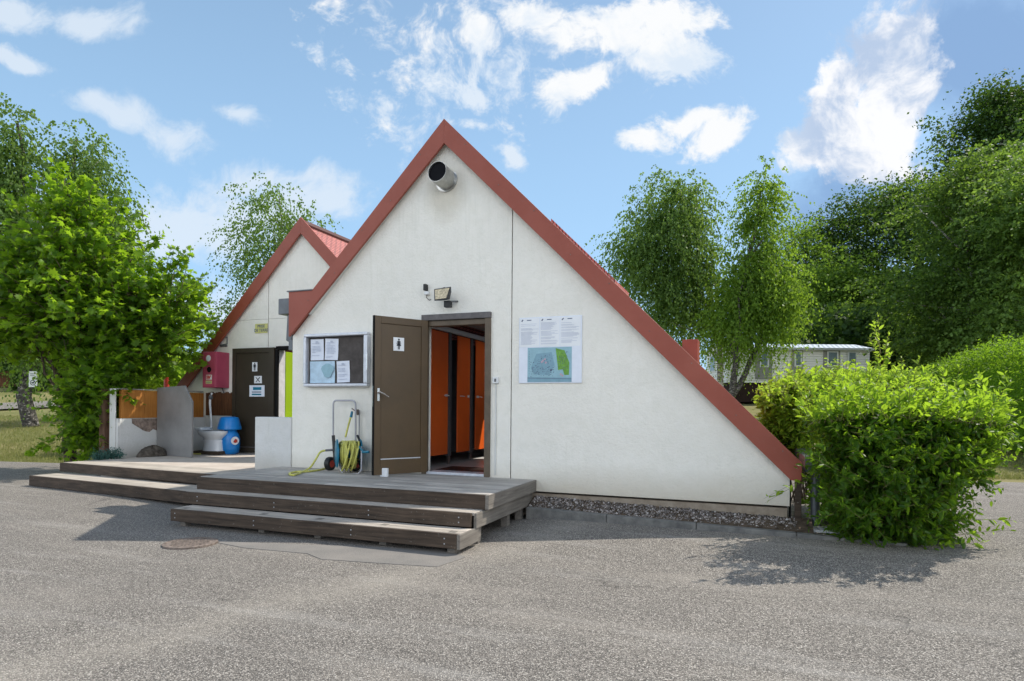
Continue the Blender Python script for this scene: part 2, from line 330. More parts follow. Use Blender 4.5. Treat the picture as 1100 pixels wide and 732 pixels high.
class MB:
    """collects shapes in world coordinates, builds ONE mesh object"""
    def __init__(s): s.v = []; s.f = []; s.M = Matrix.Identity(4)
    def add(s, vs, fs):
        o = len(s.v); s.v += [tuple(s.M @ Vector(v)) for v in vs]; s.f += [tuple(i+o for i in f) for f in fs]; return s
    def box(s, x0, x1, y0, y1, z0, z1):
        return s.add([(x0,y0,z0),(x1,y0,z0),(x1,y1,z0),(x0,y1,z0),(x0,y0,z1),(x1,y0,z1),(x1,y1,z1),(x0,y1,z1)],
                     [(0,3,2,1),(4,5,6,7),(0,1,5,4),(1,2,6,5),(2,3,7,6),(3,0,4,7)])
    def prism_y(s, poly, y0, y1):
        n = len(poly)
        vs = [(x, y0, z) for x, z in poly]+[(x, y1, z) for x, z in poly]
        fs = [tuple(range(n)), tuple(range(2*n-1, n-1, -1))]+[(i, i+n, (i+1) % n+n, (i+1) % n) for i in range(n)]
        return s.add(vs, fs)
    def prism_z(s, poly, z0, z1):
        n = len(poly)
        vs = [(x, y, z0) for x, y in poly]+[(x, y, z1) for x, y in poly]
        fs = [tuple(range(n-1, -1, -1)), tuple(range(n, 2*n))]+[(i, (i+1) % n, (i+1) % n+n, i+n) for i in range(n)]
        return s.add(vs, fs)
    def tube(s, pts, r, n=10, closed=False, caps=True):
        pts = [Vector(p) for p in pts]; k = len(pts)
        rs = r if isinstance(r, (list, tuple)) else [r]*k
        vs = []; prev = None
        for i, p in enumerate(pts):
            if closed: d = pts[(i+1) % k]-pts[i-1]
            else: d = pts[min(i+1, k-1)]-pts[max(i-1, 0)]
            d.normalize()
            if prev is None:
                a = d.cross(Vector((0, 0, 1)));
                if a.length < .1: a = d.cross(Vector((1, 0, 0)))
            else: a = prev - d*prev.dot(d)
            a.normalize(); prev = a; b = d.cross(a)
            for j in range(n):
                th = 2*math.pi*j/n; vs.append(tuple(p+(a*math.cos(th)+b*math.sin(th))*rs[i]))
        fs = []
        for i in range(k if closed else k-1):
            i2 = (i+1) % k
            for j in range(n): fs.append((i*n+j, i*n+(j+1) % n, i2*n+(j+1) % n, i2*n+j))
        if caps and not closed:
            fs.append(tuple(range(n-1, -1, -1))); fs.append(tuple((k-1)*n+j for j in range(n)))
        return s.add(vs, fs)
    def lathe(s, prof, c=(0, 0, 0), n=24, axis='z', sx=1, sy=1):
        vs = []; k = len(prof)
        for r, h in prof:
            for j in range(n):
                th = 2*math.pi*j/n; a, b = r*math.cos(th)*sx, r*math.sin(th)*sy
                p = {'z': (a, b, h), 'y': (a, h, b), 'x': (h, a, b)}[axis]
                vs.append((c[0]+p[0], c[1]+p[1], c[2]+p[2]))
        fs = [(i*n+j, i*n+(j+1) % n, (i+1)*n+(j+1) % n, (i+1)*n+j) for i in range(k-1) for j in range(n)]
        fs += [tuple(range(n-1, -1, -1)), tuple((k-1)*n+j for j in range(n))]
        return s.add(vs, fs)
    def build(s, name, mat, parent=None, bevel=0, smooth=False, uv=None):
        me = bpy.data.meshes.new(name); me.from_pydata(s.v, [], s.f)
        bm = bmesh.new(); bm.from_mesh(me); bmesh.ops.recalc_face_normals(bm, faces=bm.faces); bm.to_mesh(me); bm.free()
        if uv:
            l = me.uv_layers.new(name='UVMap')
            for lp in me.loops: l.data[lp.index].uv = uv(me.vertices[lp.vertex_index].co)
        me.materials.append(MATS[mat])
        if smooth: me.polygons.foreach_set('use_smooth', [True]*len(me.polygons))
        o = bpy.data.objects.new(name, me); COL.objects.link(o)
        if parent is not None:
            o.parent = parent
            o.matrix_parent_inverse = world_of(parent).inverted()
        if bevel:
            m = o.modifiers.new('bevel', 'BEVEL'); m.width = bevel; m.segments = 2; m.limit_method = 'ANGLE'
        if smooth and bevel == 0:
            try: me.set_sharp_from_angle(angle=rad(40))
            except Exception: pass
        return o
def world_of(o):
    m = o.matrix_basis
    return (world_of(o.parent) @ o.matrix_parent_inverse @ m) if o.parent else m.copy()

def text_mesh(txt, size, M, name, mat, parent, bold=0.):
    cu = bpy.data.curves.new(name, 'FONT'); cu.body = txt; cu.size = size; cu.align_x = 'CENTER'; cu.align_y = 'CENTER'; cu.offset = bold
    tmp = bpy.data.objects.new(name, cu); COL.objects.link(tmp); bpy.context.view_layer.update()
    me = bpy.data.meshes.new_from_object(tmp); bpy.data.objects.remove(tmp)
    me.transform(M); me.materials.clear(); me.materials.append(MATS[mat])
    o = bpy.data.objects.new(name, me); COL.objects.link(o)
    if parent is not None:
        o.parent = parent; o.matrix_parent_inverse = world_of(parent).inverted()
    return o

def grid_sheet(name, poly, mat, dz, step=1.0, kind='structure'):
    """sheet that follows the terrain, clipped to a convex polygon"""
    xs = [p[0] for p in poly]; ys = [p[1] for p in poly]
    nx = max(2, int((max(xs)-min(xs))/step)); ny = max(2, int((max(ys)-min(ys))/step))
    bm = bmesh.new(); bmesh.ops.create_grid(bm, x_segments=nx, y_segments=ny, size=.5)
    for v in bm.verts: v.co.x = min(xs)+(v.co.x+.5)*(max(xs)-min(xs)); v.co.y = min(ys)+(v.co.y+.5)*(max(ys)-min(ys))
    a2 = sum(poly[i][0]*poly[(i+1) % len(poly)][1]-poly[(i+1) % len(poly)][0]*poly[i][1] for i in range(len(poly)))
    for i in range(len(poly)):
        p, q = Vector((*poly[i], 0)), Vector((*poly[(i+1) % len(poly)], 0)); d = q-p
        nrm = Vector((d.y, -d.x, 0))*(1 if a2 > 0 else -1)
        bmesh.ops.bisect_plane(bm, geom=bm.verts[:]+bm.edges[:]+bm.faces[:], plane_co=p, plane_no=nrm, clear_outer=True)
    for v in bm.verts: v.co.z = float(gz(v.co.x, v.co.y))+dz
    me = bpy.data.meshes.new(name); bm.to_mesh(me); bm.free(); me.materials.append(MATS[mat])
    me.polygons.foreach_set('use_smooth', [True]*len(me.polygons))
    o = bpy.data.objects.new(name, me); COL.objects.link(o)
    return tag(o, kind=kind)

# ------------------------------------------------------------------ foliage helpers
def norm(a): return a/np.maximum(1e-9, np.linalg.norm(a, axis=-1, keepdims=True))
T_OVAL = (np.array([(0,0,0),(.19,.28,.05),(.17,.66,.02),(0,1,-.10),(-.17,.66,.02),(-.19,.28,.05),(0,.5,-.05)], float),
          [(0,1,6),(1,2,6),(2,3,6),(3,4,6),(4,5,6),(5,0,6)])
T_QUAD = (np.array([(0,0,0),(.36,.5,.06),(0,1,0),(-.36,.5,-.04)], float), [(0,1,2,3)])
T_LANCE = (np.array([(0,0,0),(.17,.45,.03),(0,1,-.08),(-.17,.45,.03)], float), [(0,1,2),(0,2,3)])
T_BLADE = (np.array([(-.07,0,0),(.07,0,0),(0,1,.25)], float), [(0,1,2)])
_ma = [(0,0),(.10,.16),(.42,.02),(.33,.24),(.58,.42),(.30,.50),(.34,.74),(.14,.66),(0,1.),(-.14,.66),(-.34,.74),(-.30,.50),(-.58,.42),(-.33,.24),(-.42,.02),(-.10,.16)]
T_MAPLE = (np.array([(x, y, -.25*abs(x)-.10*y*y) for x, y in _ma]+[(0,.42,.0)], float), [(i, (i+1) % 16, 16) for i in range(16)])

def np_mesh(name, V, F, mat, parent, smooth=False):
    """V (n,3), F (m,k) with equal k"""
    me = bpy.data.meshes.new(name); m, k = F.shape
    me.vertices.add(len(V)); me.vertices.foreach_set('co', V.astype(np.float32).ravel())
    me.loops.add(m*k); me.loops.foreach_set('vertex_index', F.astype(np.int32).ravel())
    me.polygons.add(m); me.polygons.foreach_set('loop_start', np.arange(0, m*k, k, dtype=np.int32))
    me.update(calc_edges=True); me.validate()
    me.materials.append(MATS[mat])
    if smooth: me.polygons.foreach_set('use_smooth', [True]*len(me.polygons))
    o = bpy.data.objects.new(name, me); COL.objects.link(o)
    if parent is not None: o.parent = parent; o.matrix_parent_inverse = world_of(parent).inverted()
    return o
def leaves(name, C, D, N, S, tpl, mat, parent):
    """leaf at C, pointing along D, facing N, length S"""
    tv, tf = tpl; D = norm(D); X = norm(np.cross(D, N)); Z = np.cross(X, D)
    V = C[:, None, :] + S[:, None, None]*(tv[None, :, 0:1]*X[:, None, :]+tv[None, :, 1:2]*D[:, None, :]+tv[None, :, 2:3]*Z[:, None, :])
    F = np.array(tf)[None]+(np.arange(len(C))*len(tv))[:, None, None]
    return np_mesh(name, V.reshape(-1, 3), F.reshape(-1, len(tf[0])), mat, parent)
def shoots(rng, start, d, L, grav, nl, size, s0=.1, side=.9, up=.6, jit=.0):
    """leaves along curved shoots; returns C,D,N,S and the stem points"""
    n = len(start); d = norm(d); L = np.asarray(L).reshape(-1, 1)*np.ones((n, 1))
    s = s0+(1-s0)*(np.arange(nl)[None]+rng.random((n, nl)))/nl
    sl = s[..., None]
    g = np.array((0, 0, -1.))*grav
    P = start[:, None]+d[:, None]*(L[:, None]*sl)+g*(L[:, None]*sl)**2
    tan = norm(d[:, None]+2*g*L[:, None]*sl)
    rv = norm(rng.normal(size=(n, nl, 3))); per = norm(np.cross(tan, rv))
    D = norm(per*side+tan*(1-side*.5)+rng.normal(size=per.shape)*.2)
    N = norm(UP*up+rng.normal(size=per.shape)*(1-up*.4)*.7)
    C = P+rng.normal(size=P.shape)*jit
    S = size*(.65+.6*rng.random((n, nl)))*(1.0-.35*(s > .85))
    ss = np.linspace(0, 1, 4)[None, :, None]
    stem = start[:, None]+d[:, None]*(L[:, None]*ss)+g*(L[:, None]*ss)**2
    return C.reshape(-1, 3), D.reshape(-1, 3), N.reshape(-1, 3), S.ravel(), stem
def stems_mesh(name, stem, r, mat, parent):
    n, k, _ = stem.shape; tv = np.array([(1, 0), (-.5, .87), (-.5, -.87)])
    tan = norm(stem[:, -1]-stem[:, 0]); a = norm(np.cross(tan, np.array((.3, .2, .93)))); b = np.cross(tan, a)
    rr = np.linspace(1, .35, k)[None, :, None, None]*r
    V = stem[:, :, None]+rr*(tv[None, None, :, 0:1]*a[:, None, None]+tv[None, None, :, 1:2]*b[:, None, None])
    F = []
    for i in range(k-1):
        for j in range(3): F.append((i*3+j, i*3+(j+1) % 3, (i+1)*3+(j+1) % 3, (i+1)*3+j))
    F = np.array(F)[None]+(np.arange(n)*k*3)[:, None, None]
    return np_mesh(name, V.reshape(-1, 3), F.reshape(-1, 4), mat, parent)
def in_lobes(rng, lobes, n, t, depth=.8, shell=.45):
    """points in ellipsoids given as (px, py, rx, ry) seen at distance t; volume weighted"""
    vol = np.array([l[2]*l[3]*l[2] for l in lobes], float); vol = vol**.8; idx = rng.choice(len(lobes), n, p=vol/vol.sum())
    u = norm(rng.normal(size=(n, 3))); r = rng.random(n)**shell
    # bumpy outline
    w = 1+.16*np.sin(u[:, 0]*7+idx)+.13*np.sin(u[:, 2]*9+idx*2.1)+.08*np.sin(u[:, 1]*13)
    P = np.zeros((n, 3)); O = np.zeros((n, 3))
    for i, l in enumerate(lobes):
        m = idx == i; tt = t+(l[4] if len(l) > 4 else 0); c = at(l[0], l[1], tt); k = tt/FPX
        rx, rz = l[2]*k, l[3]*k; ry = min(rx, rz*1.5)*depth
        v = u[m]*(r*w)[m][:, None]
        P[m] = c+v[:, 0:1]*rx*RIGHT+v[:, 1:2]*ry*FWD+v[:, 2:3]*rz*UP
        O[m] = norm(u[m][:, 0:1]*RIGHT+u[m][:, 1:2]*FWD+u[m][:, 2:3]*UP)
    return P, O
def limb(mb, a, b, r0, r1, rng, bend=.12, n=6, seg=6):
    a, b = np.array(a), np.array(b); L = np.linalg.norm(b-a); off = rng.normal(size=3)*L*bend*np.array((1, 1, .4))
    pts = []; rs = []
    for i in range(seg+1):
        s = i/seg; p = a*(1-s)+b*s+off*math.sin(math.pi*s)*.6+rng.normal(size=3)*L*.012; pts.append(tuple(p)); rs.append(r0*(1-s)+r1*s)
    pts[0] = tuple(a); pts[-1] = tuple(b)
    mb.tube(pts, rs, n); return pts
def tree(name, label, base_px, t, lobes, seed, kind, trunk_r, ncl, leaf, barkm, leafm, group=None, top=None, nlimb=14, cat='tree', trunks=None, depth=.8):
    rng = np.random.default_rng(seed)
    b = at(base_px, 420, t); bz = float(gz(b[0], b[1])); base = np.array((b[0], b[1], bz-.1))
    root = empty(name, tuple(base), label, cat, group)
    P, O = in_lobes(rng, lobes, ncl, t, depth)
    keep = P[:, 2] > bz+.3; P, O = P[keep], O[keep]
    zt = P[:, 2].max()
    mb = MB()
    tops = trunks or [None]
    main = []
    for tr in tops:
        e = at(tr[0], tr[1], t) if tr is not None else np.array((P[:, 0].mean(), P[:, 1].mean(), bz+(zt-bz)*.9))
        s0 = at(tr[2], 420, t) if (tr is not None and len(tr) > 2) else base
        s0 = np.array((s0[0], s0[1], bz-.1))
        pts = limb(mb, s0, e, trunk_r*(1 if len(tops) == 1 else .75), trunk_r*.18, rng, .05, 10, 9); main.append(pts)
    if nlimb:
        far = P[rng.choice(len(P), min(len(P), nlimb), replace=False)]
        for q in far:
            pts = main[rng.integers(len(main))]
            cand = [p for p in pts[2:] if p[2] < q[2]-.1] or [pts[2]]
            a = cand[-1] if rng.random() < .6 else cand[rng.integers(len(cand))]
            limb(mb, a, q, trunk_r*.30, trunk_r*.05, rng, .14, 5, 5)
    mb.build('trunk', barkm, root, smooth=True)
    if kind == 'weep':
        m = 6
        st = np.repeat(P, m, 0)+rng.normal(size=(len(P)*m, 3))*.30; d = norm(np.repeat(O, m, 0)*np.array((1, 1, .3))+rng.normal(size=(len(st), 3))*.6)
        L = .7+1.9*rng.random(len(st))
        C, D, N, S, stem = shoots(rng, st, d*np.array((.5, .5, 1)), L*.8, .9/np.maximum(.7, L*.8)[:, None, None]*1., 15, leaf, .05, .5, .1, .04)
        N = norm(rng.normal(size=N.shape)); D = norm(D+np.array((0, 0, -.9)))
        tpl = T_QUAD
    elif kind == 'airy':
        big = P[rng.random(len(P)) < .16]; m = 34
        st = np.repeat(big, m, 0)+rng.normal(size=(len(big)*m, 3))*np.array((.85, .85, .38)); d = norm(st-np.repeat(big, m, 0)+np.array((0, 0, .15)))
        L = .4+1.0*rng.random(len(st))
        C, D, N, S, stem = shoots(rng, st, d, L, .38, 13, leaf, .05, .7, .5, .05); D = norm(D+np.array((0, 0, -.3))); N = norm(N+UP*.5)
        tpl = T_QUAD
    elif kind == 'clump':
        m = 46
        big = P[rng.random(len(P)) < .16]; P = np.repeat(big, 6, 0)+rng.normal(size=(len(big)*6, 3))*np.array((1.25, 1.25, .6))*leaf/.26
        c = np.repeat(P, m, 0); r = rng.normal(size=c.shape)*np.array((.62, .62, .34))*(.55+.6*np.repeat(rng.random(len(P)), m))[:, None]*leaf*4.6
        C = c+r; N = norm(UP*.75+norm(r)*.4+rng.normal(size=C.shape)*.5); D = rng.normal(size=C.shape); S = leaf*(.6+.8*rng.random(len(C)))
        stem = None; tpl = T_QUAD
    root_crown = leaves('crown', C, D, N, S, tpl, leafm, root)
    return root

# ================================================================== SETTING
grid_sheet('ground', [(-300, -60), (300, -60), (300, 500), (-300, 500)], 'lawn', -.07, 4)
a0, a1 = at(-60, 500, 14.6), at(150, 500, 15.8)
fa = at(1300, 515, 12.6)
FC = [(-45, -30), (40, -30), tuple(fa[:2]), tuple(a1[:2]), tuple(a0[:2]), (-45, float(a0[1])-6.5)]
grid_sheet('forecourt', FC, 'asphalt', .012, .4)
p = [at(-260, 430, 24.0), at(0, 430, 27), at(60, 430, 29.8), at(220, 430, 36.5)]
p2 = [at(220, 430, 40.5), at(60, 430, 33.6), at(0, 430, 31), at(-260, 430, 27.5)]
grid_sheet('path', [tuple(p[0][:2]), tuple(p[3][:2]), tuple(p2[0][:2]), tuple(p2[3][:2])], 'asphalt', .02, 1.0)

# ------------------------------------------------------------------ wooden decks
DZ = .47
# right deck: corners from the photograph's plan
deck = empty('wooden_deck', (-.6, -.7, 0), 'grey plank deck with three steps in front of the open brown door', 'deck')
rng = np.random.default_rng(3)
dk = MB(); y = 0.; i = 0
while y > -1.40:
    w_ = .112; y0 = y-w_
    xl = -2.62
    for xa, xb in ((xl, -.75+.5*((i*37) % 3)), (-.75+.5*((i*37) % 3)+.004, 1.30)):
        dk.box(xa, xb, max(y0, -1.455), y-.006, DZ-.03, DZ+float(rng.uniform(-.002, .002)))
    y = y0; i += 1
dk.build('decking', 'deck_wood', deck, bevel=.003)
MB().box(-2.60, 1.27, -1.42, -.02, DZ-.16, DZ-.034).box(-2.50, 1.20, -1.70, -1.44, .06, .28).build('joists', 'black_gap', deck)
MB().box(-2.63, 1.275, -1.503, -1.46, DZ-.155, DZ-.004).build('fascia_board', 'fascia_wood', deck, bevel=.004)
MB().box(1.277, 1.318, -1.505, -.005, DZ-.15, DZ-.003).build('side_board', 'fascia_wood_grey', deck, bevel=.004)
MB().box(1.24, 1.272, -1.70, -.02, DZ-.31, DZ-.158).build('side_board', 'fascia_wood_grey', deck, bevel=.004)
def step(x0, x1, yf, yb, z, nm='tread'):
    m = MB(); mid = (yf+yb)/2
    m.box(x0, x1, yf+.03, mid-.003, z-.03, z); m.box(x0, x1, mid+.003, yb, z-.03, z+.001)
    m.build(nm, 'tread_wood', deck, bevel=.003)
    MB().box(x0, x1-.02, yf-.012, yf+.027, z-.140, z-.002).build('fascia_board', 'fascia_wood', deck, bevel=.004)
step(-2.58, 1.25, -1.735, -1.506, .318)
step(-2.42, 1.245, -2.04, -1.75, .168)
MB().box(1.227, 1.262, -2.05, -1.62, .022, .165).build('side_board', 'fascia_wood_grey', deck, bevel=.004)
for (xx, yy) in ((1.14, -1.95), (1.2, -1.55), (1.2, -.75), (.35, -1.9), (-.45, -1.9), (-1.2, -1.9), (-2.3, -1.95), (1.2, -.3)):
    MB().box(xx-.04, xx+.04, yy-.04, yy+.04, -.06, .17 if yy < -1.8 else .3).build('post', 'fascia_wood_grey', deck, bevel=.003)
for xx in (-2.35, -1.2, .05, 1.1):
    for zz, yy in ((.12, -2.0525), (.07, -2.0525), (.27, -1.7475), (.22, -1.7475)):
        MB().box(xx-.006, xx+.006, yy-.003, yy+.001, zz-.006, zz+.006).build('screw_head', 'galvanised', deck)

# left deck (slightly out of parallel with the building)
ld = empty('wooden_deck', (-5.6, -.3, 0), 'low plank deck with two steps beside the leafy maple', 'deck')
M = Matrix.Translation((-7.31, -.112, 0)) @ Matrix.Rotation(math.atan2(-.27, 3.318), 4, 'Z')
m = MB(); m.M = M
for k in range(5): m.box(.02, 4.72, .03+k*.115, .03+k*.115+.109, .32, .351)
m.build('decking', 'tread_wood', ld, bevel=.003)
m = MB(); m.M = M; m.box(0, 4.74, -.015, .026, .20, .349); m.build('fascia_board', 'fascia_wood', ld, bevel=.004)
m = MB(); m.M = Matrix.Translation((-7.22, -.63, 0)) @ Matrix.Rotation(math.atan2(-.35, 3.84), 4, 'Z'); m.box(-.02, 4.72, .025, .29, .15, .182).box(-.02, 4.72, .296, .50, .15, .181); m.build('tread', 'tread_wood', ld, bevel=.003)
m = MB(); m.M = Matrix.Translation((-7.22, -.63, 0)) @ Matrix.Rotation(math.atan2(-.35, 3.84), 4, 'Z'); m.box(-.03, 4.72, -.02, .022, .02, .180); m.build('fascia_board', 'fascia_wood', ld, bevel=.004)
MB().prism_z([(-7.20, .52), (-2.66, .14), (-2.66, 2.98), (-7.38, 2.98)], .05, .346).build('terrace_slab', 'terrace_concrete', ld, bevel=.004)

# ------------------------------------------------------------------ FRONT BUILDING
AZ, SL = 5.105, 1.012     # apex height at the barge plane, slope
BY0, BY1 = -.105, -.065   # barge board
AX = .045
def zr(x, drop=0, ax=AX, az=AZ): return az-SL*abs(x-ax)-drop
front = empty('gabled_building', (0, 0, 0), 'front white rendered toilet block with red gable edge and open brown door', 'building')
wt = .20   # drop of wall top under the barge
def wallpoly(x0, x1, z0, z1=None):
    if z1 is None:
        if x0 < 0 < x1: return [(x0, z0), (x1, z0), (x1, zr(x1, wt)), (AX, zr(AX, wt)), (x0, zr(x0, wt))]
        return [(x0, z0), (x1, z0), (x1, zr(x1, wt)), (x0, zr(x0, wt))]
    return [(x0, z0), (x1, z0), (x1, z1), (x0, z1)]
DL, DR, DT = -.293, .690, 2.58
w = MB()
w.prism_y([(-2.455, .30), (DL, .30), (DL, zr(DL, wt)), (-2.455, zr(-2.455, wt))], 0, .22)
w.prism_y([(DL, DT), (DR, DT), (DR, zr(DR, wt)), (AX, zr(AX, wt)), (DL, zr(DL, wt))], 0, .22)
w.prism_y(wallpoly(DR, .962, .30), 0, .22)
w.prism_y(wallpoly(.976, 4.185, .325), 0, .22)
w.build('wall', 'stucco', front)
MB().prism_y(wallpoly(.955, .983, .30), .035, .05).build('joint', 'black_gap', front)
MB().box(-2.455, 4.165, .018, .20, 0, .299).build('plinth', 'plinth_concrete', front, bevel=.004)
MB().box(-2.455, -2.25, .225, 9, 0, 2.45).box(3.95, 4.165, .225, 9, 0, .8).prism_y([(-2.455, .3), (4.165, .3), (4.165, zr(4.165, .3)), (AX, zr(AX, .3)), (-2.455, zr(-2.455, .3))], 9.0, 9.2).build('rear_wall', 'stucco_plain', front)
# barge boards
bw = .315
MB().prism_y([(AX, AZ), (4.30, zr(4.30)), (4.29, zr(4.30)-.19), (4.19, zr(4.19, bw)+.02), (AX, AZ-bw)], BY0, BY1).build('barge_board', 'red_paint', front, bevel=.003)
MB().prism_y([(AX-.0005, AZ), (AX-.0005, AZ-bw), (-2.44, 2.36), (-2.443, 3.0), (-2.035, 3.0), (-2.035, zr(-2.035))], BY0, BY1).build('barge_board', 'red_paint', front, bevel=.003)
MB().box(-2.47, -2.03, BY0-.015, .3, 3.002, 3.017).build('box_cap', 'zinc', front)
MB().prism_y([(-2.44, 2.40), (-2.13, 2.73), (-2.13, 2.99), (-2.44, 2.99)], BY1+.002, .30).build('eave_box', 'red_paint', front)
# soffit + thin light trim under the board
MB().prism_y([(AX, zr(AX, .20)), (4.2, zr(4.2, .20)), (4.2, zr(4.2, .245)), (AX, zr(AX, .245))], BY1+.001, -.002).prism_y([(AX, zr(AX, .20)), (AX, zr(AX, .245)), (-2.12, zr(-2.12, .245)), (-2.12, zr(-2.12, .20))], BY1+.001, -.002).build('soffit', 'stucco_plain', front)
for k_i in range(9):
    xx = .35+k_i*.47; zz = zr(xx)-.07-.10*(k_i % 2)
    MB().lathe([(.007, BY0-.005), (.007, BY0-.0005)], (xx, 0, zz), 8, 'y').build('screw_head', 'cast_iron', front)
for k_i in range(5):
    xx = -.30-k_i*.45; zz = zr(xx)-.07-.10*(k_i % 2)
    MB().lathe([(.007, BY0-.005), (.007, BY0-.0005)], (xx, 0, zz), 8, 'y').build('screw_head', 'cast_iron', front)
# roof: skylight opening in the right slope
def slab(mb, xa, xb, ya, yb, off=.09, th=.10, ax=AX, az=AZ):
    z = lambda x: zr(x, off, ax, az)
    mb.add([(xa, ya, z(xa)), (xb, ya, z(xb)), (xb, yb, z(xb)), (xa, yb, z(xa)), (xa, ya, z(xa)-th), (xb, ya, z(xb)-th), (xb, yb, z(xb)-th), (xa, yb, z(xa)-th)],
           [(0,1,2,3),(7,6,5,4),(0,4,5,1),(1,5,6,2),(2,6,7,3),(3,7,4,0)])
r = MB()
sx0, sx1, sy0, sy1 = .80, 1.25, 4.40, 4.90
slab(r, AX, 4.30, BY1+.002, 2.2); slab(r, AX, 1.6, 2.2, 3.8); slab(r, 2.6, 4.30, 2.2, 3.8); slab(r, AX, 4.30, 3.8, sy0); slab(r, AX, sx0, sy0, sy1); slab(r, sx1, 4.30, sy0, sy1); slab(r, AX, 4.30, sy1, 9.3)  # the wider, unframed opening is unseen, added so sun brightens the interior
slab(r, -2.12, AX, BY1+.002, .31); slab(r, -2.55, AX, .31, 9.3)
r.build('roof', 'red_tile', front, uv=lambda c: (c.y, c.x*1.42))
r = MB(); slab(r, .62, 1.72, 2.7, 3.9, -.035, .12); r.build('raised_tiles', 'red_tile', front, uv=lambda c: (c.y, c.x*1.42))
# skylight frame
k = MB()
for (xa, xb, ya, yb) in ((sx0-.07, sx0, sy0-.07, sy1+.07), (sx1, sx1+.07, sy0-.07, sy1+.07), (sx0, sx1, sy0-.07, sy0), (sx0, sx1, sy1, sy1+.07)): slab(k, xa, xb, ya, yb, .035, .14)
k.build('roof_window', 'zinc', front)
MB().box(2.45, 2.76, 6.0, 6.5, 2.1, 2.80).build('roof_box', 'red_paint', front, bevel=.004)
MB().box(-2.55, -2.38, .0, 9, 2.55, 2.69).build('valley_gutter', 'zinc', front)

# right eave corner: gutter end, downpipe
MB().box(4.33, 4.56, -.02, 9, .70, .86).build('gutter', 'zinc', front, bevel=.005)
MB().tube([(4.44, .08, .72), (4.44, .08, .03)], .045, 12).build('downpipe', 'zinc', front, smooth=True)
MB().box(4.235, 4.30, -.02, .04, .12, .60).build('rusty_post', 'fascia_wood', front, bevel=.003)
MB().box(4.19, 4.20, .0, .2, .1, .8).build('corner_board', 'black_gap', front)
# left hopper and downpipe
MB().prism_y([(-2.70, 2.70), (-2.465, 2.70), (-2.465, 2.93), (-2.70, 2.93)], -.03, .22).build('rain_hopper', 'zinc', front, bevel=.008)
MB().prism_y([(-2.60, 2.32), (-2.50, 2.27), (-2.465, 2.70), (-2.58, 2.70)], .02, .12).build('downpipe', 'zinc', front, bevel=.01)
MB().box(-2.535, -2.462, .0, .10, 2.17, 2.32).build('downpipe_shoe', 'zinc', front, bevel=.01)

# door frame
fr = MB()
fr.box(DL, DL+.070, -.03, .04, DZ, DT-.08); fr.box(DR-.075, DR, -.035, .18, DZ, DT-.08)
fr.build('door_frame', 'frame_brown', front, bevel=.004)
MB().box(DL-.01, DR+.004, -.045, .18, DT-.078, DT).build('door_head', 'frame_grey', front, bevel=.006)
MB().box(DL+.077, DR-.077, -.01, .12, DT-.15, DT-.081).build('head_rail', 'frame_brown', front, bevel=.004)
MB().box(DL+.06, DR-.06, -.02, .22, DZ+.001, DZ+.035).build('door_sill', 'aluminium', front, bevel=.004)
# door leaf opened outwards (local: x along the leaf from the hinge, y thickness)
hx, hy = -.215, -.035
dr = empty('door', (hx, hy, DZ), None, None); tag(dr, 'brown door standing open with a woman pictogram'); 
dr.parent = front; dr.matrix_parent_inverse = world_of(front).inverted()
ex, ey = -.600, -.66
ang = math.atan2(ey-hy, ex-hx); Lf = math.hypot(ex-hx, ey-hy)+.02
DM = Matrix.Translation((hx, hy, DZ+.03)) @ Matrix.Rotation(ang, 4, 'Z')
LH = 2.0
def dmb(): m = MB(); m.M = DM; return m
# visible face is local +y side (leaf turned round): panel recessed between stiles
FY = .022
m = dmb(); m.box(0, Lf, -.02, FY-.016, 0, LH); m.build('panel', 'door_brown', dr)
m = dmb(); m.box(0, .095, FY-.015, FY, 0, LH); m.box(Lf-.085, Lf, FY-.015, FY, 0, LH); m.box(.095, Lf-.085, FY-.015, FY, LH-.09, LH); m.box(.095, Lf-.085, FY-.015, FY, 0, .19)
m.build('stiles', 'door_brown', dr, bevel=.004)
m = dmb(); m.box(.10, Lf-.09, FY-.014, FY+.003, .191, .203); m.build('trim_strip', 'aluminium', dr)
m = dmb(); m.box(Lf, Lf+.012, -.02, FY, 0, LH); m.build('door_edge', 'black_gap', dr)
m = dmb(); m.box(Lf-.004, Lf+.016, -.008, .010, .86, 1.12); m.build('lock_plate', 'chrome', dr)
m = dmb(); m.box(Lf-.065, Lf-.035, FY, FY+.008, .93, 1.09); m.tube([(Lf-.05, FY, 1.04), (Lf-.05, FY+.05, 1.04), (Lf-.10, FY+.055, 1.02), (Lf-.17, FY+.055, .98)], .010, 8); m.build('handle', 'chrome', dr, smooth=True)

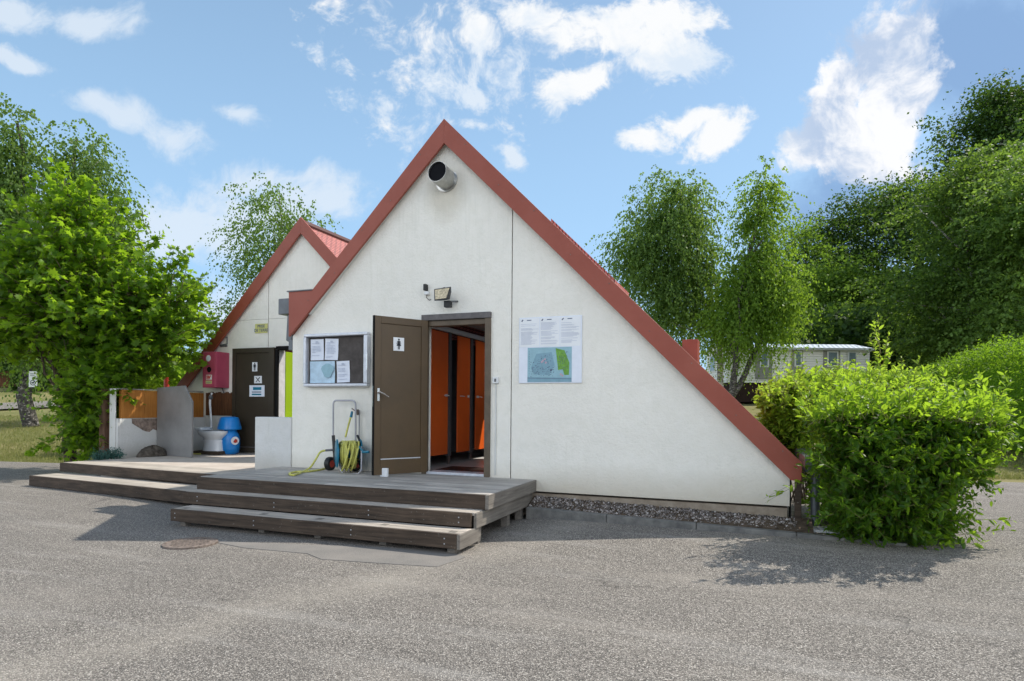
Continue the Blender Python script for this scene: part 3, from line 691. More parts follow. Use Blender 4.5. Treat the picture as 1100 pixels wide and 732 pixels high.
def pictogram(M, kind, h, mat, parent, name='pictogram'):
    m = MB(); m.M = M
    def disc(cx, cz, r, n=14): m.add([(cx+r*math.cos(2*math.pi*i/n), 0, cz+r*math.sin(2*math.pi*i/n)) for i in range(n)], [tuple(range(n))])
    def poly(pts): m.add([(x*h, 0, z*h) for x, z in pts], [tuple(range(len(pts)))])
    disc(0, .42*h, .09*h)
    if kind == 'woman':
        poly([(-.10, .31), (.10, .31), (.13, .05), (.24, -.16), (-.24, -.16), (-.13, .05)])
        poly([(-.10, -.16), (-.02, -.16), (-.02, -.48), (-.10, -.48)]); poly([(.02, -.16), (.10, -.16), (.10, -.48), (.02, -.48)])
        poly([(-.12, .30), (-.16, .28), (-.22, .02), (-.18, .0)]); poly([(.12, .30), (.18, .0), (.22, .02), (.16, .28)])
    else:
        poly([(-.15, .31), (.15, .31), (.14, -.05), (-.14, -.05)])
        poly([(-.13, -.05), (-.015, -.05), (-.03, -.48), (-.12, -.48)]); poly([(.015, -.05), (.13, -.05), (.12, -.48), (.03, -.48)])
        poly([(-.16, .30), (-.21, .27), (-.21, -.06), (-.165, -.06)]); poly([(.16, .30), (.165, -.06), (.21, -.06), (.21, .27)])
    return m.build(name, mat, parent)
# woman plate on the leaf
zc = 1.66; xc = Lf*.56
m = dmb(); m.box(xc-.075, xc+.075, FY-.012, FY-.006, zc-.085, zc+.085); pl = m.build('pictogram_plate', 'sign_white', dr)
pictogram(DM @ Matrix.Translation((xc, FY-.004, zc)), 'woman', .14, 'ink_black', dr)
# white block that holds the door
_b = onz0(411.5, 513, DZ)
blk = MB().box(_b[0]-.05, _b[0]+.05, _b[1], _b[1]+.05, DZ+.004, DZ+.115).build('door_stop', 'sign_white', None, bevel=.008)
tag(blk, 'small white block on the deck holding the brown door open', 'door stop')

# interior of the front building
MB().box(-2.2, 3.9, .225, 8.9, .30, DZ-.002).build('floor', 'floor_tile', front)
MB().box(-.60, .20, .225, 5.6, 2.70, 2.74).build('ceiling', 'interior_grey', front)
MB().box(1.9, 2.0, .225, 8.9, DZ, 2.66).box(-2.2, 1.9, 5.6, 5.7, DZ, 3.0).build('inner_wall', 'interior_grey', front)
mat_ = MB().box(-.35, .55, .30, 1.0, DZ, DZ+.012).build('door_mat', 'black_plastic', None); tag(mat_, 'dark mat on the floor just inside the open doorway', 'mat')
cub = empty('toilet_cubicles', (-.63, 2, DZ), 'row of orange toilet cubicle doors seen through the open doorway', 'toilet cubicles')
CX = -.63
MB().box(CX-.03, CX+.03, .30, 5.5, 2.53, 2.60).build('head_rail', 'sign_white', cub, bevel=.004)
MB().box(CX-1.5, CX-.035, .22, .25, .60, 2.5).build('divider', 'partition_grey', cub)
ypos = [(.60, 1.375), (1.72, 2.18), (2.43, 3.15), (3.45, 4.1)]
for i, (ya, yb) in enumerate(ypos):
    d_ = MB().box(CX-.01, CX+.01, ya, yb, .63, 2.51).build('cubicle_door', 'orange_laminate', cub, bevel=.002)
    MB().box(CX+.011, CX+.03, yb-.09 if i < 2 else ya+.03, yb-.05 if i < 2 else ya+.09, 1.52, 1.56).build('latch', 'sign_white', d_)
    MB().tube([(CX+.012, ya+.09 if i else yb-.12, 1.54), (CX+.05, ya+.09 if i else yb-.12, 1.54), (CX+.055, ya+.16 if i else yb-.05, 1.535)], .008, 6).build('handle', 'sign_white', d_)
    MB().box(CX-.03, CX+.028, yb+.004, yb+.09, .60, 2.525).build('post', 'partition_grey', cub)
    MB().box(CX-.02, CX+.02, yb+.02, yb+.06, DZ, .60).build('foot', 'chrome', cub)
    MB().box(CX-1.5, CX-.035, yb+.03, yb+.05, .60, 2.5).build('divider', 'partition_grey', cub)
MB().box(CX-1.55, CX-1.5, .22, 5.5, DZ, 2.7).build('back_panel', 'interior_dark', cub)

# exhaust pipe in the gable
fx, fz = -.03, 4.42
fl = empty('exhaust_pipe', (fx, 0, fz), 'round steel exhaust pipe with black mouth poking from the gable top', 'exhaust pipe')
A, B = Vector((.035, .02, 4.345)), Vector((.025, -.25, 4.372))
dv = (B-A).normalized()
def ring(mb, c, d, r_out, r_in, depth, n=28):
    a = d.cross(Vector((0, 0, 1))).normalized(); b = d.cross(a); vs = []
    for (p, r) in ((c-d*depth, r_out), (c, r_out), (c, r_in), (c-d*depth*.95, r_in)):
        for j in range(n): th = 2*math.pi*j/n; vs.append(tuple(p+(a*math.cos(th)+b*math.sin(th))*r))
    mb.add(vs, [(i*n+j, i*n+(j+1) % n, (i+1)*n+(j+1) % n, (i+1)*n+j) for i in range(3) for j in range(n)])
m = MB(); ring(m, B, dv, .135, .130, .38); m.build('pipe', 'flue_steel', fl, smooth=True)
m = MB(); m.tube([tuple(A), tuple(A+(B-A)*.90)], .1295, 24); m.build('inner_lining', 'hollow_black', fl)  # near-black plug closes the mouth
m = MB(); ring(m, A-dv*.0+Vector((0, -.025, 0)), dv, .16, .134, .02); m.build('collar', 'flue_steel', fl)

# floodlight
lx, lz = .10, 2.79
f_ = empty('floodlight', (lx, -.05, lz), 'black floodlight tilted down above the open doorway', 'floodlight')
m = MB(); m.M = Matrix.Translation((lx-.01, -.15, lz+.01)) @ Matrix.Rotation(rad(-14), 4, 'X') @ Matrix.Rotation(rad(-8), 4, 'Z')
m.add([(-.11,-.05,-.085),(.10,-.05,-.085),(.13,-.05,.085),(-.14,-.05,.085),(-.07,.04,-.05),(.07,.04,-.05),(.08,.04,.06),(-.08,.04,.06)], [(0,1,2,3),(7,6,5,4),(0,4,5,1),(1,5,6,2),(2,6,7,3),(3,7,4,0)])
m.box(-.02, .02, -.03, .0, .085, .10); m.build('housing', 'black_plastic', f_, bevel=.006)
g_ = MB(); g_.M = m.M; g_.add([(-.09,-.053,-.068),(.08,-.053,-.068),(.11,-.053,.068),(-.12,-.053,.068)], [(0,1,2,3)]); g_.build('glass', 'glass_panel', f_)
MB().box(lx-.01, lx+.075, -.16, -.08, lz-.145, lz-.060).build('bracket', 'black_plastic', f_, bevel=.004)
MB().tube([(lx+.06, -.12, lz-.07), (lx+.10, -.06, lz-.06), (lx+.11, -.001, lz-.05)], .012, 6).build('arm', 'grey_plastic', f_)
s_ = empty('motion_sensor', (-.24, 0, 2.86), 'small black and white sensor on the wall left of the floodlight', 'sensor')
MB().box(-.265, -.225, -.07, -.001, 2.90, 2.985).build('head', 'black_plastic', s_, bevel=.006)
MB().box(-.255, -.195, -.06, -.001, 2.845, 2.888).build('base', 'white_plastic', s_, bevel=.006)
MB().tube([(-.23, -.03, 2.845), (-.235, -.03, 2.81), (-.20, -.01, 2.775), (-.18, -.006, 2.79)], .005, 6).build('wire', 'black_plastic', s_)
sw = empty('light_switch', (.763, 0, 1.70), 'white switch box on the wall right of the doorway', 'switch')
MB().box(.725, .805, -.035, -.001, 1.665, 1.745).build('box', 'white_plastic', sw, bevel=.006)
MB().box(.752, .778, -.040, -.036, 1.685, 1.725).build('rocker', 'grey_plastic', sw, bevel=.002)
MB().box(.757, .773, -.014, -.002, .50, 1.664).build('conduit', 'stucco_plain', sw)

# ------------------------------------------------------------------ notice board
nb = empty('notice_board', (-1.65, 0, 2.0), 'aluminium framed notice case with dark back left of the brown door', 'notice board')
X0, X1, Z0, Z1 = -2.19, -1.115, 1.635, 2.385
Fd = -.09
MB().box(X0+.043, X1-.061, -.02, -.002, Z0+.043, Z1-.043).build('back_panel', 'pinboard', nb)
for (xa, xb, za, zb) in ((X0, X1, Z0, Z0+.042), (X0, X1, Z1-.042, Z1)): MB().box(xa, xb, Fd, -.002, za, zb).build('frame_rail', 'aluminium', nb, bevel=.012)
for (xa, xb) in ((X0-.003, X0+.042), (X1-.060, X1+.003)): MB().box(xa, xb, Fd-.003, -.002, Z0+.043, Z1-.043).build('frame_rail', 'aluminium', nb, bevel=.012)
MB().box(X1-.004, X1+.016, -.11, -.095, 1.86, 2.08).build('hinge', 'chrome', nb)
def sheet(x, z, w_, h_, rot, mat, label, lines, yy=-.024):
    e = empty('paper_sheet', (x, yy, z), label, 'paper', None)
    M = Matrix.Translation((x, yy, z)) @ Matrix.Rotation(rad(rot), 4, 'Y')
    m = MB(); m.M = M; n = 6
    vs = []; fs = []
    for i in range(n+1):
        for j in range(n+1):
            u, v = i/n-.5, j/n-.5
            vs.append((u*w_, -.006*(abs(u*2)**3)*(1 if v > 0 else .4)-.004*(abs(v*2)**4), v*h_))
    for i in range(n):
        for j in range(n): fs.append((i*(n+1)+j, (i+1)*(n+1)+j, (i+1)*(n+1)+j+1, i*(n+1)+j+1))
    m.add(vs, fs); m.build('sheet', mat, e, smooth=True)
    if lines:
        m = MB(); m.M = M; rg = random.Random(int(x*1000)); zz = h_*.30
        while zz > -h_*.42:
            ww = w_*(.38 if rg.random() < .8 else .2); m.box(-w_*.38, -w_*.38+ww*1.9*rg.uniform(.7, 1), -.016, -.0155, zz, zz+.006); zz -= .021 if rg.random() < .8 else .045
        m.box(-.02, .02, -.016, -.0155, h_*.33, h_*.33+.022)
        m.build('printing', 'ink_pale', e)
    return e
def pxw(px, py): 
    u = at(px, py, 1.)-np.array((XC, YC, EYE)); t = (-.024-YC)/u[1]; return XC+t*u[0], EYE+t*u[2]
x, z = pxw(341, 376); sheet(x, z, .225, .30, 0, 'paper', 'white printed sheet in the top left corner of the notice case', 1)
x, z = pxw(356.5, 375.5); sheet(x, z, .225, .30, 2.5, 'paper', 'tilted white sheet in the top row of the notice case', 1)
x, z = pxw(346.5, 400); e = sheet(x, z, .43, .31, 0, 'paper_blue', 'wide pale blue map sheet at the bottom left of the notice case', 0)
m = MB(); rg = random.Random(4); cx_, cz_ = x, z
m.add([(cx_+.10+.10*math.cos(a)*(1+.2*math.sin(3*a)), -.045, cz_+.02+.10*math.sin(a)) for a in np.linspace(0, 6.1, 18)], [tuple(range(18))]); m.build('printing', 'map_blue', e)
x, z = pxw(369, 399.5); sheet(x, z, .215, .30, -1.5, 'paper', 'white sheet beside the blue map in the notice case', 1)

# ------------------------------------------------------------------ information board
ib = empty('information_board', (1.48, 0, 2.07), 'white campsite information board with green and blue map right of the doorway', 'sign')
bx0, bx1, bz0, bz1 = 1.077, 1.885, 1.665, 2.482
MB().box(bx0, bx1, -.016, -.002, bz0, bz1).build('board', 'paper', ib, bevel=.003)
wd = (bx1-bx0-.03)/3
for i in range(3):
    xa = bx0+.012+i*(wd+.003); MB().box(xa, xa+wd-.006, -.0185, -.0165, 2.115, bz1-.012).build('text_sheet', 'sign_white', ib)
    m = MB(); rg = random.Random(20+i); zz = bz1-.075
    while zz > 2.135:
        if rg.random() < .84: m.box(xa+.012, xa+.012+(wd-.03)*rg.uniform(.55, 1), -.0200, -.0195, zz, zz+.0045)
        zz -= .0105
    m.build('printing', 'ink_pale', ib)
    m = MB(); m.prism_y([(xa+.015, bz1-.045), (xa+.035, bz1-.022), (xa+.045, bz1-.030), (xa+.028, bz1-.052)], -.0205, -.0195); m.box(xa+.09, xa+.15, -.0205, -.0195, bz1-.040, bz1-.030); m.build('emblem', 'ink', ib)
mx0, mx1, mz0, mz1 = bx0+.115, bx1-.125, bz0+.012, 2.105
MB().box(mx0, mx1, -.0185, -.0165, mz0, mz1).build('map', 'map_blue', ib)
W_, H_ = mx1-mx0, mz1-mz0
def mp(u, v): return (mx0+u*W_, mz0+v*H_)
MB().prism_y([mp(.08, .42), mp(.2, .82), mp(.55, .86), mp(.62, .5), mp(.5, .2), mp(.15, .22)], -.0195, -.0187).build('map_zone', 'map_dark', ib)
MB().prism_y([mp(.64, .97), mp(.84, .90), mp(.95, .55), mp(.94, .20), mp(.84, .2), mp(.80, .36), mp(.70, .34)], -.0197, -.0187).build('map_wood', 'map_green', ib)
MB().prism_y([mp(0, 0), mp(1, 0), mp(1, .12), mp(0, .15)], -.0196, -.0187).build('map_road', 'map_dark', ib)
m = MB(); rg = random.Random(8)
for _ in range(150):
    u, v = rg.uniform(.06, .62), rg.gauss(.38, .2)
    if not .16 < v < .8: continue
    a, b = mp(u, v); s2 = rg.uniform(.002, .006); m.box(a-s2, a+s2, -.0206, -.0198, b-s2*.7, b+s2*.7)
for _ in range(60):
    u = rg.uniform(.68, .92); v = rg.uniform(.3, .88); a, b = mp(u, v); m.box(a-.004, a+.004, -.0206, -.0199, b-.003, b+.003)
for v in np.arange(.25, .95, .05): a, b = mp(.04, v); m.box(a-.004, a+.004, -.0206, -.0198, b-.003, b+.003)
a, b = mp(.54, .34); m.lathe([(.014, -.0208), (.014, -.0199)], (a, 0, b), 10, 'y'); m.prism_y([mp(0, .115), mp(1, .085), mp(1, .095), mp(0, .128)], -.0206, -.0198)
m.build('map_symbols', 'ink', ib)
m = MB()
for u, v in ((.36, .62), (.40, .66), (.33, .58), (.42, .56), (.76, .22), (.8, .18)): a, b = mp(u, v); m.lathe([(.012, -.0203), (.012, -.0197)], (a, 0, b), 8, 'y')
m.build('map_pitches', 'map_pink', ib)

# ------------------------------------------------------------------ low wall between the buildings
lw = MB().box(-3.13, -2.458, -.02, .16, .30, 1.19).build('low_wall', 'stucco_plain', None, bevel=.012)
tag(lw, 'low pale rendered wall jutting left from the front building', 'wall')

# ------------------------------------------------------------------ SECOND BUILDING
Y2, AX2, AZ2 = 3.0, -4.775, 5.20
back = empty('gabled_building', (AX2, Y2, 0), 'rear white rendered toilet block with red gable edge behind the maple', 'building')
z2 = lambda x, drop=0: zr(x, drop, AX2, AZ2)
OL, OR, OT = -5.41, -4.55, 2.57      # opening
JX = -5.668
def gp(x0, x1, z0, z1=None):
    top = []
    if z1 is None:
        top = [(x1, z2(x1, .2))] + ([(AX2, z2(AX2, .2))] if x0 < AX2 < x1 else []) + [(x0, z2(x0, .2))]
    else: top = [(x1, z1), (x0, z1)]
    return [(x0, z0), (x1, z0)]+top
w = MB(); jz = 3.18
w.prism_y(gp(-7.95, JX-.009, .30, jz-.006) if False else [(-7.95, .30), (JX-.009, .30), (JX-.009, jz-.006), (AX2-(AZ2-.2-jz+.006)/SL, jz-.006), (-7.95, z2(-7.95, .2))], Y2, Y2+.2)
w.prism_y([(AX2-(AZ2-.2-jz)/SL, jz), (JX-.009, jz), (JX-.009, z2(JX, .2))], Y2, Y2+.2)
w.prism_y([(JX+.009, .30), (OL, .30), (OL, jz-.006), (JX+.009, jz-.006)], Y2, Y2+.2)
w.prism_y([(OL, OT), (-2.5, OT), (-2.5, z2(-2.5, .2)), (AX2+(AZ2-.2-jz)/SL, jz-.006), (OL, jz-.006)], Y2, Y2+.2)
w.prism_y([(OR, .30), (-2.5, .30), (-2.5, OT), (OR, OT)], Y2, Y2+.2)
w.prism_y([(JX+.009, jz), (AX2+(AZ2-.2-jz)/SL, jz), (AX2, z2(AX2, .2)), (JX+.009, z2(JX, .2))], Y2, Y2+.2)
w.build('wall', 'stucco', back)
MB().box(JX-.014, JX+.014, Y2+.03, Y2+.05, .4, 4.1).build('joint', 'black_gap', back)
MB().box(-8.0, -7.8, Y2+.21, 11, 0, 1.6).box(-8.0, -2.5, 11, 11.2, 0, 2.5).build('rear_wall', 'stucco_plain', back)
MB().prism_y([(AX2, AZ2), (-2.40, z2(-2.40)), (-2.40, z2(-2.40, .33)), (AX2, AZ2-.33)], Y2-.10, Y2-.06).build('barge_board', 'red_paint', back, bevel=.003)
MB().prism_y([(AX2-.0005, AZ2), (AX2-.0005, AZ2-.33), (-8.36, z2(-8.36, .33)), (-8.36, z2(-8.36))], Y2-.10, Y2-.06).build('barge_board', 'red_paint', back, bevel=.003)
r = MB()
def slab2(xa, xb, ya, yb, off=.10, th=.1): slab(r, xa, xb, ya, yb, off, th, AX2, AZ2)
hx0, hx1, hy0, hy1 = -4.4, -3.2, 4.0, 6.2  # unseen roof opening added to let sun into the interior
slab2(AX2, -2.42, Y2-.058, hy0); slab2(AX2, hx0, hy0, hy1); slab2(hx1, -2.42, hy0, hy1); slab2(AX2, -2.42, hy1, 11.3)
slab2(-8.3, AX2, Y2-.058, 11.3)
r.build('roof', 'red_tile', back, uv=lambda c: (c.y, c.x*1.42))
MB().tube([(AX2, Y2-.02, AZ2-.13), (AX2, 11.2, AZ2-.13)], .09, 10).build('ridge_tiles', 'red_tile', back)
# timber cladding left of the door
for i in range(11):
    xa = -7.36+i*.071
    MB().box(xa, xa+.068, Y2-.03, Y2-.003, 1.135, 1.625+.012*((i*7) % 3)).build('cladding_board', 'brown_slats', back, bevel=.003)
# open door leaf lying back against the wall
d2 = empty('door', (-5.44, Y2-.06, .36)); d2['label'] = 'dark brown door folded back with a man pictogram'; d2.parent = back; d2.matrix_parent_inverse = world_of(back).inverted()
DM2 = Matrix.Translation((-5.44, Y2-.035, .37)) @ Matrix.Rotation(rad(180), 4, 'Z'); L2, H2 = 1.12, 2.20
def d2b(): m = MB(); m.M = DM2; return m
m = d2b(); m.box(0, L2, -.01, .02, 0, H2); m.build('panel', 'door_dark', d2)
m = d2b(); m.box(0, .13, .021, .05, 0, H2); m.box(L2-.09, L2, .021, .05, 0, H2); m.box(.13, L2-.09, .021, .05, H2-.10, H2); m.box(.13, L2-.09, .021, .05, 0, .10); m.build('stiles', 'door_dark', d2, bevel=.004)
m = d2b(); m.box(.12, L2-.08, .0505, .055, .105, .118); m.build('trim_strip', 'frame_grey', d2)
def on2(px, py, yy=Y2-.06):
    u = at(px, py, 1.)-np.array((XC, YC, EYE)); t_ = (yy-YC)/u[1]; return XC+t_*u[0], EYE+t_*u[2]
for (xa, ya, xb, yb, nm_) in ((271, 389.3, 276.5, 399.2, 'man'), (273.2, 404, 281.3, 412, 'x'), (268, 414, 284.2, 426.2, 'notice')):
    (u0, v0), (u1, v1) = on2(xa, yb), on2(xb, ya)
    MB().box(u0, u1, Y2-.064, Y2-.057, v0, v1).build('sticker', 'paper' if nm_ == 'notice' else 'sign_white', d2)
    c = ((u0+u1)/2, Y2-.066, (v0+v1)/2)
    if nm_ == 'man': pictogram(Matrix.Translation(c), 'man', .17, 'ink_black', d2)
    if nm_ == 'x':
        m = MB(); m.prism_y([(c[0]-.06, c[2]-.05), (c[0]-.045, c[2]-.055), (c[0]+.06, c[2]+.045), (c[0]+.045, c[2]+.055)], -.067+Y2, -.0655+Y2); m.prism_y([(c[0]+.06, c[2]-.045), (c[0]-.05, c[2]+.055), (c[0]-.06, c[2]+.045), (c[0]+.045, c[2]-.055)], -.068+Y2, -.0672+Y2); m.build('printing', 'ink_black', d2)
    if nm_ == 'notice':
        m = MB(); m.box(u0+.10, u1-.08, Y2-.067, Y2-.0655, v1-.10, v1-.04); m.box(u0+.07, u1-.08, Y2-.067, Y2-.0655, v0+.03, v0+.06); m.build('printing', 'teal_plastic', d2)
        m = MB(); m.box(u0+.07, u1-.08, Y2-.067, Y2-.0655, v0+.085, v0+.105); m.build('printing', 'ink', d2)
# opening: dark lintel, jamb, interior
MB().box(-5.40, OR, Y2-.07, Y2+.19, OT-.05, OT+.02).box(OL-.03, OL+.035, Y2-.05, Y2-.004, .35, OT-.052).build('door_frame', 'black_gap', back)
MB().box(OL+.01, OR, Y2+.2, 6, .30, .349).build('floor', 'floor_tile', back)
MB().box(-5.6, -2.6, 6.5, 6.55, .35, 2.8).build('inner_wall', 'interior_white', back)
MB().box(-5.408, -5.395, 3.0, 3.20, .352, 2.50).build('jamb_lining', 'interior_white', back)
cd = MB().box(-5.415, -5.390, 3.215, 3.80, .40, 2.50).build('cubicle_door', 'lime_laminate', None, bevel=.003); tag(cd, 'lime green cubicle door glimpsed inside the rear building', 'cubicle door')

# yellow sign with text
(x0_, z0_), (x1_, z1_) = on2(274, 358.3, Y2-.01), on2(287.4, 347.6, Y2-.01)
ys = empty('warning_sign', (x0_, Y2, z0_), 'small yellow sign with dark lettering above the dark brown door', 'sign')
MB().box(x0_, x1_, Y2-.014, Y2-.002, z0_, z1_).build('plate', 'sign_yellow', ys, bevel=.003)
text_mesh('PRISE\nDE TERRE', .085, Matrix.Translation(((x0_+x1_)/2, Y2-.016, (z0_+z1_)/2)) @ Matrix.Rotation(rad(90), 4, 'X'), 'lettering', 'ink', ys, .002)
(x0_, z0_), (x1_, z1_) = on2(236, 372, Y2-.01), on2(244, 362, Y2-.01)
tr_ = MB(); tr_.tube([(x0_, Y2-.01, z0_+.02), (x1_, Y2-.01, z0_+.04), (x1_, Y2-.01, z1_), (x1_-.04, Y2-.01, z1_-.02)], .012, 6); tr_.tube([(x0_+.02, Y2-.01, z0_), (x1_, Y2-.01, z0_)], .02, 6)
tag(tr_.build('cable_clip', 'grey_plastic', None), 'small loop of cable on the wall beside the red gable edge', 'cable')

# pink-red cabinet
cb = empty('fire_cabinet', (-7.1, 2.7, 1.75), 'magenta red wall cabinet with round hole and stickers beside the dark door', 'cabinet')
cx0, cx1, cy0, cz0, cz1 = -7.10, -6.72, 2.64, 1.73, 2.49
MB().box(cx0, cx1, cy0, Y2-.002, cz0, cz1).build('body', 'cabinet_pink', cb, bevel=.012)
MB().box(cx0+.02, cx1-.02, cy0-.012, cy0-.001, cz0+.02, cz1-.02).build('cover', 'cabinet_pink', cb, bevel=.006)
xm = (cx0+cx1)/2-.01
MB().lathe([(.068, cy0-.016), (.068, cy0-.0125)], (xm, 0, 2.35), 24, 'y').build('round_sticker', 'sticker_white', cb)
MB().lathe([(.052, cy0-.0185), (.052, cy0-.0165)], (xm+.0, 0, 2.35), 24, 'y').build('round_print', 'paper', cb)
MB().lathe([(.060, cy0-.015), (.060, cy0-.0125)], (xm+.02, 0, 2.11), 24, 'y').build('hole', 'hollow_black', cb)  # flat black disc, the shade inside the hole put into its colour
MB().box(xm-.06, xm+.10, cy0-.0145, cy0-.0125, 1.895, 2.00).build('sticker', 'sticker_white', cb)
m = MB(); m.box(xm-.045, xm-.015, cy0-.017, cy0-.015, 1.905, 1.985); m.box(xm-.005, xm+.03, cy0-.017, cy0-.015, 1.93, 1.985); m.prism_y([(xm, 1.905), (xm+.03, 1.905), (xm+.085, 1.985), (xm+.055, 1.985)], cy0-.019, cy0-.0172); m.build('pictogram', 'sticker_red', cb)
MB().box(xm-.07, xm+.10, cy0-.0145, cy0-.0125, 1.81, 1.875).build('sticker', 'sign_yellow', cb)
MB().box(xm-.055, xm+.085, cy0-.0165, cy0-.0150, 1.845, 1.853).box(xm-.055, xm+.07, cy0-.0165, cy0-.0150, 1.825, 1.833).build('printing', 'ink', cb)
MB().tube([(xm+.1, 2.9, 1.73), (xm+.1, 2.95, 1.62)], .012, 6).build('pipe', 'grey_plastic', cb)

# side wall of the terrace with timber board above
sd = empty('terrace_wall', (-7.45, 2, .35), 'white terrace side wall topped with an orange timber board', 'wall')
MB().box(-7.56, -7.40, .98, 2.98, .30, 1.09).build('render_wall', 'stucco_plain', sd, bevel=.006)
for i in range(4): MB().box(-7.50, -7.42, 1.075+i*.475, 1.545+i*.475, 1.095, 1.64-.006*i).build('timber_board', 'orange_board', sd, bevel=.003)
MB().box(-7.59, -7.44, .955, .978, .30, 1.66).build('end_face', 'stucco_plain', sd, bevel=.004)
m = MB(); rg = random.Random(5); poly = [(1.26, 1.085)]
n = 16
for i in range(n+1): 
    yy = 1.27+i*.075; poly.append((yy, 1.03-.16*min(1, i/4)-rg.uniform(0, .06)))
poly.append((2.5, 1.085)); vs = [(-7.396, y_, z_) for y_, z_ in poly]; m.add(vs, [tuple(range(len(vs)))]); m.build('bare_masonry', 'exposed_brick', sd)
MB().box(-7.56, -7.44, 1.0, 2.98, 1.645, 1.665).build('coping', 'concrete', sd, bevel=.004)
MB().box(-7.60, -7.40, 2.981, 3.0, .3, 1.13).build('corner', 'stucco_plain', sd)
w2 = MB().box(-7.38, -6.60, Y2-.02, Y2-.003, .35, 1.13).build('dado', 'stucco_plain', back)
po = MB().box(-7.84, -7.69, .93, 1.08, -.02, 1.66).box(-7.665, -7.60, .99, 1.05, -.02, 1.64).build('wooden_post', 'dark_post', None, bevel=.006)
tag(po, 'dark brown timber post at the end of the terrace wall by the maple', 'post')
# sack heap
rng = np.random.default_rng(8); m = MB(); n1, n2 = 12, 22; vs = []
for i in range(n1):
    for j in range(n2):
        th = math.pi*.5*i/(n1-1); ph = 2*math.pi*j/n2; r_ = math.cos(th)*(1+.12*math.sin(3*ph)+.05*math.sin(7*ph+i))
        vs.append((-7.15+r_*.16*math.cos(ph), 1.53+r_*.30*math.sin(ph), .347+.20*math.sin(th)*(1+.12*math.sin(5*ph+i*.8))))
m.add(vs, [(i*n2+j, i*n2+(j+1) % n2, (i+1)*n2+(j+1) % n2, (i+1)*n2+j) for i in range(n1-1) for j in range(n2)])
tag(m.build('folded_sack', 'brown_rag', None, smooth=True), 'dirty grey brown sack slumped against the white terrace wall', 'sack')
# grey partition with clipped corner
pa = MB(); pa.M = Matrix.Translation((-7.36, 1.80, 0)) @ Matrix.Rotation(math.atan2(-.17, 1.12), 4, 'Z')
pa.prism_y([(0, .352), (1.14, .352), (1.14, 1.42), (.90, 1.735), (0, 1.70)], -.02, .02)
tag(pa.build('partition_screen', 'partition_board', None, bevel=.004), 'grey screen panel with a clipped corner beside the toilet bowl', 'screen')
# toilet
tx, ty = -6.56, 2.42
to = empty('toilet', (tx, ty, .35), 'white toilet bowl on a wooden block outside the rear building', 'toilet')
MB().box(tx-.36, tx+.30, ty-.16, ty+.18, .348, .42).build('wooden_block', 'fascia_wood', to, bevel=.006)
def ell(cx, z, a, b, n=28, front=1.): return [(cx+a*math.cos(2*math.pi*j/n)*(front if math.cos(2*math.pi*j/n) > 0 else 1), ty+b*math.sin(2*math.pi*j/n), z) for j in range(n)]
def loft(rings, mat, name, par, cap=True):
    m = MB(); n = len(rings[0]); vs = sum(rings, []); fs = [(i*n+j, i*n+(j+1) % n, (i+1)*n+(j+1) % n, (i+1)*n+j) for i in range(len(rings)-1) for j in range(n)]
    if cap: fs += [tuple(range(n)), tuple((len(rings)-1)*n+j for j in range(n))]
    m.add(vs, fs); return m.build(name, mat, par, smooth=True)
loft([ell(tx+.02, .422, .25, .15), ell(tx+.02, .46, .245, .145), ell(tx+.02, .60, .225, .13), ell(tx+.01, .65, .24, .14)], 'ceramic', 'pedestal', to)
loft([ell(tx+.01, .64, .20, .13), ell(tx+.02, .70, .25, .16), ell(tx, .76, .33, .20), ell(tx, .80, .35, .21), ell(tx, .83, .35, .21), ell(tx, .835, .33, .195), ell(tx+.02, .82, .24, .14), ell(tx+.02, .70, .18, .10), ell(tx+.02, .68, .06, .04)], 'ceramic', 'bowl', to)
MB().box(tx-.34, tx-.16, ty-.16, ty+.16, .836, .90).build('back_ledge', 'ceramic', to, bevel=.02)
MB().tube([(tx-.15, ty+.1, .88), (tx-.20, ty+.13, 1.15), (tx-.28, ty+.18, 1.40), (tx-.29, ty+.2, 1.55), (tx-.26, ty+.22, 1.62)], .022, 10).build('flush_pipe', 'white_plastic', to, smooth=True)
MB().lathe([(.03, 0), (.045, .02), (.045, .06), (.02, .08), (.02, .12)], (tx-.28, ty+.2, 1.48), 12).build('flush_valve', 'grey_plastic', to, smooth=True)
hd = MB().tube([(tx-.42, ty-.2, .365), (tx-.3, ty-.22, .36), (tx-.1, ty-.21, .36)], .014, 8).build('hose_end', 'yellow_hose', None, smooth=True); tag(hd, 'short piece of yellow hose lying before the toilet bowl', 'hose')
# blue bin
bx_, by_ = -6.30, 2.62
bn = empty('blue_container', (bx_, by_, .35), 'bright blue rounded plastic bin with domed lid and round red logo', 'bin')
MB().lathe([(.14, .0), (.170, .03), (.192, .12), (.192, .30), (.17, .40), (.13, .47), (.12, .50)], (bx_, by_, .349), 28).build('body', 'blue_plastic', bn, smooth=True)
MB().lathe([(.225, .0), (.235, .015), (.23, .05), (.185, .22), (.165, .255), (.09, .27)], (bx_-.02, by_, .855), 28).build('lid', 'blue_plastic', bn, smooth=True)
vd = Vector((XC-bx_, YC-by_, 0)).normalized(); vd = Matrix.Rotation(rad(28), 3, 'Z') @ vd
Ml = Matrix.Translation((bx_+vd.x*.196, by_+vd.y*.196, .63)) @ Vector((0, -1, 0)).rotation_difference(vd).to_matrix().to_4x4()
m = MB(); m.M = Ml; m.lathe([(.085, -.004), (.085, .0)], (0, 0, 0), 20, 'y', 1, 1); m.build('logo_disc', 'sign_white', bn)
m = MB(); m.M = Ml; m.prism_y([(-.04, -.02), (.0, .04), (.05, .02), (.05, -.03), (.0, -.05)], -.007, -.005); m.build('logo', 'sticker_red', bn)

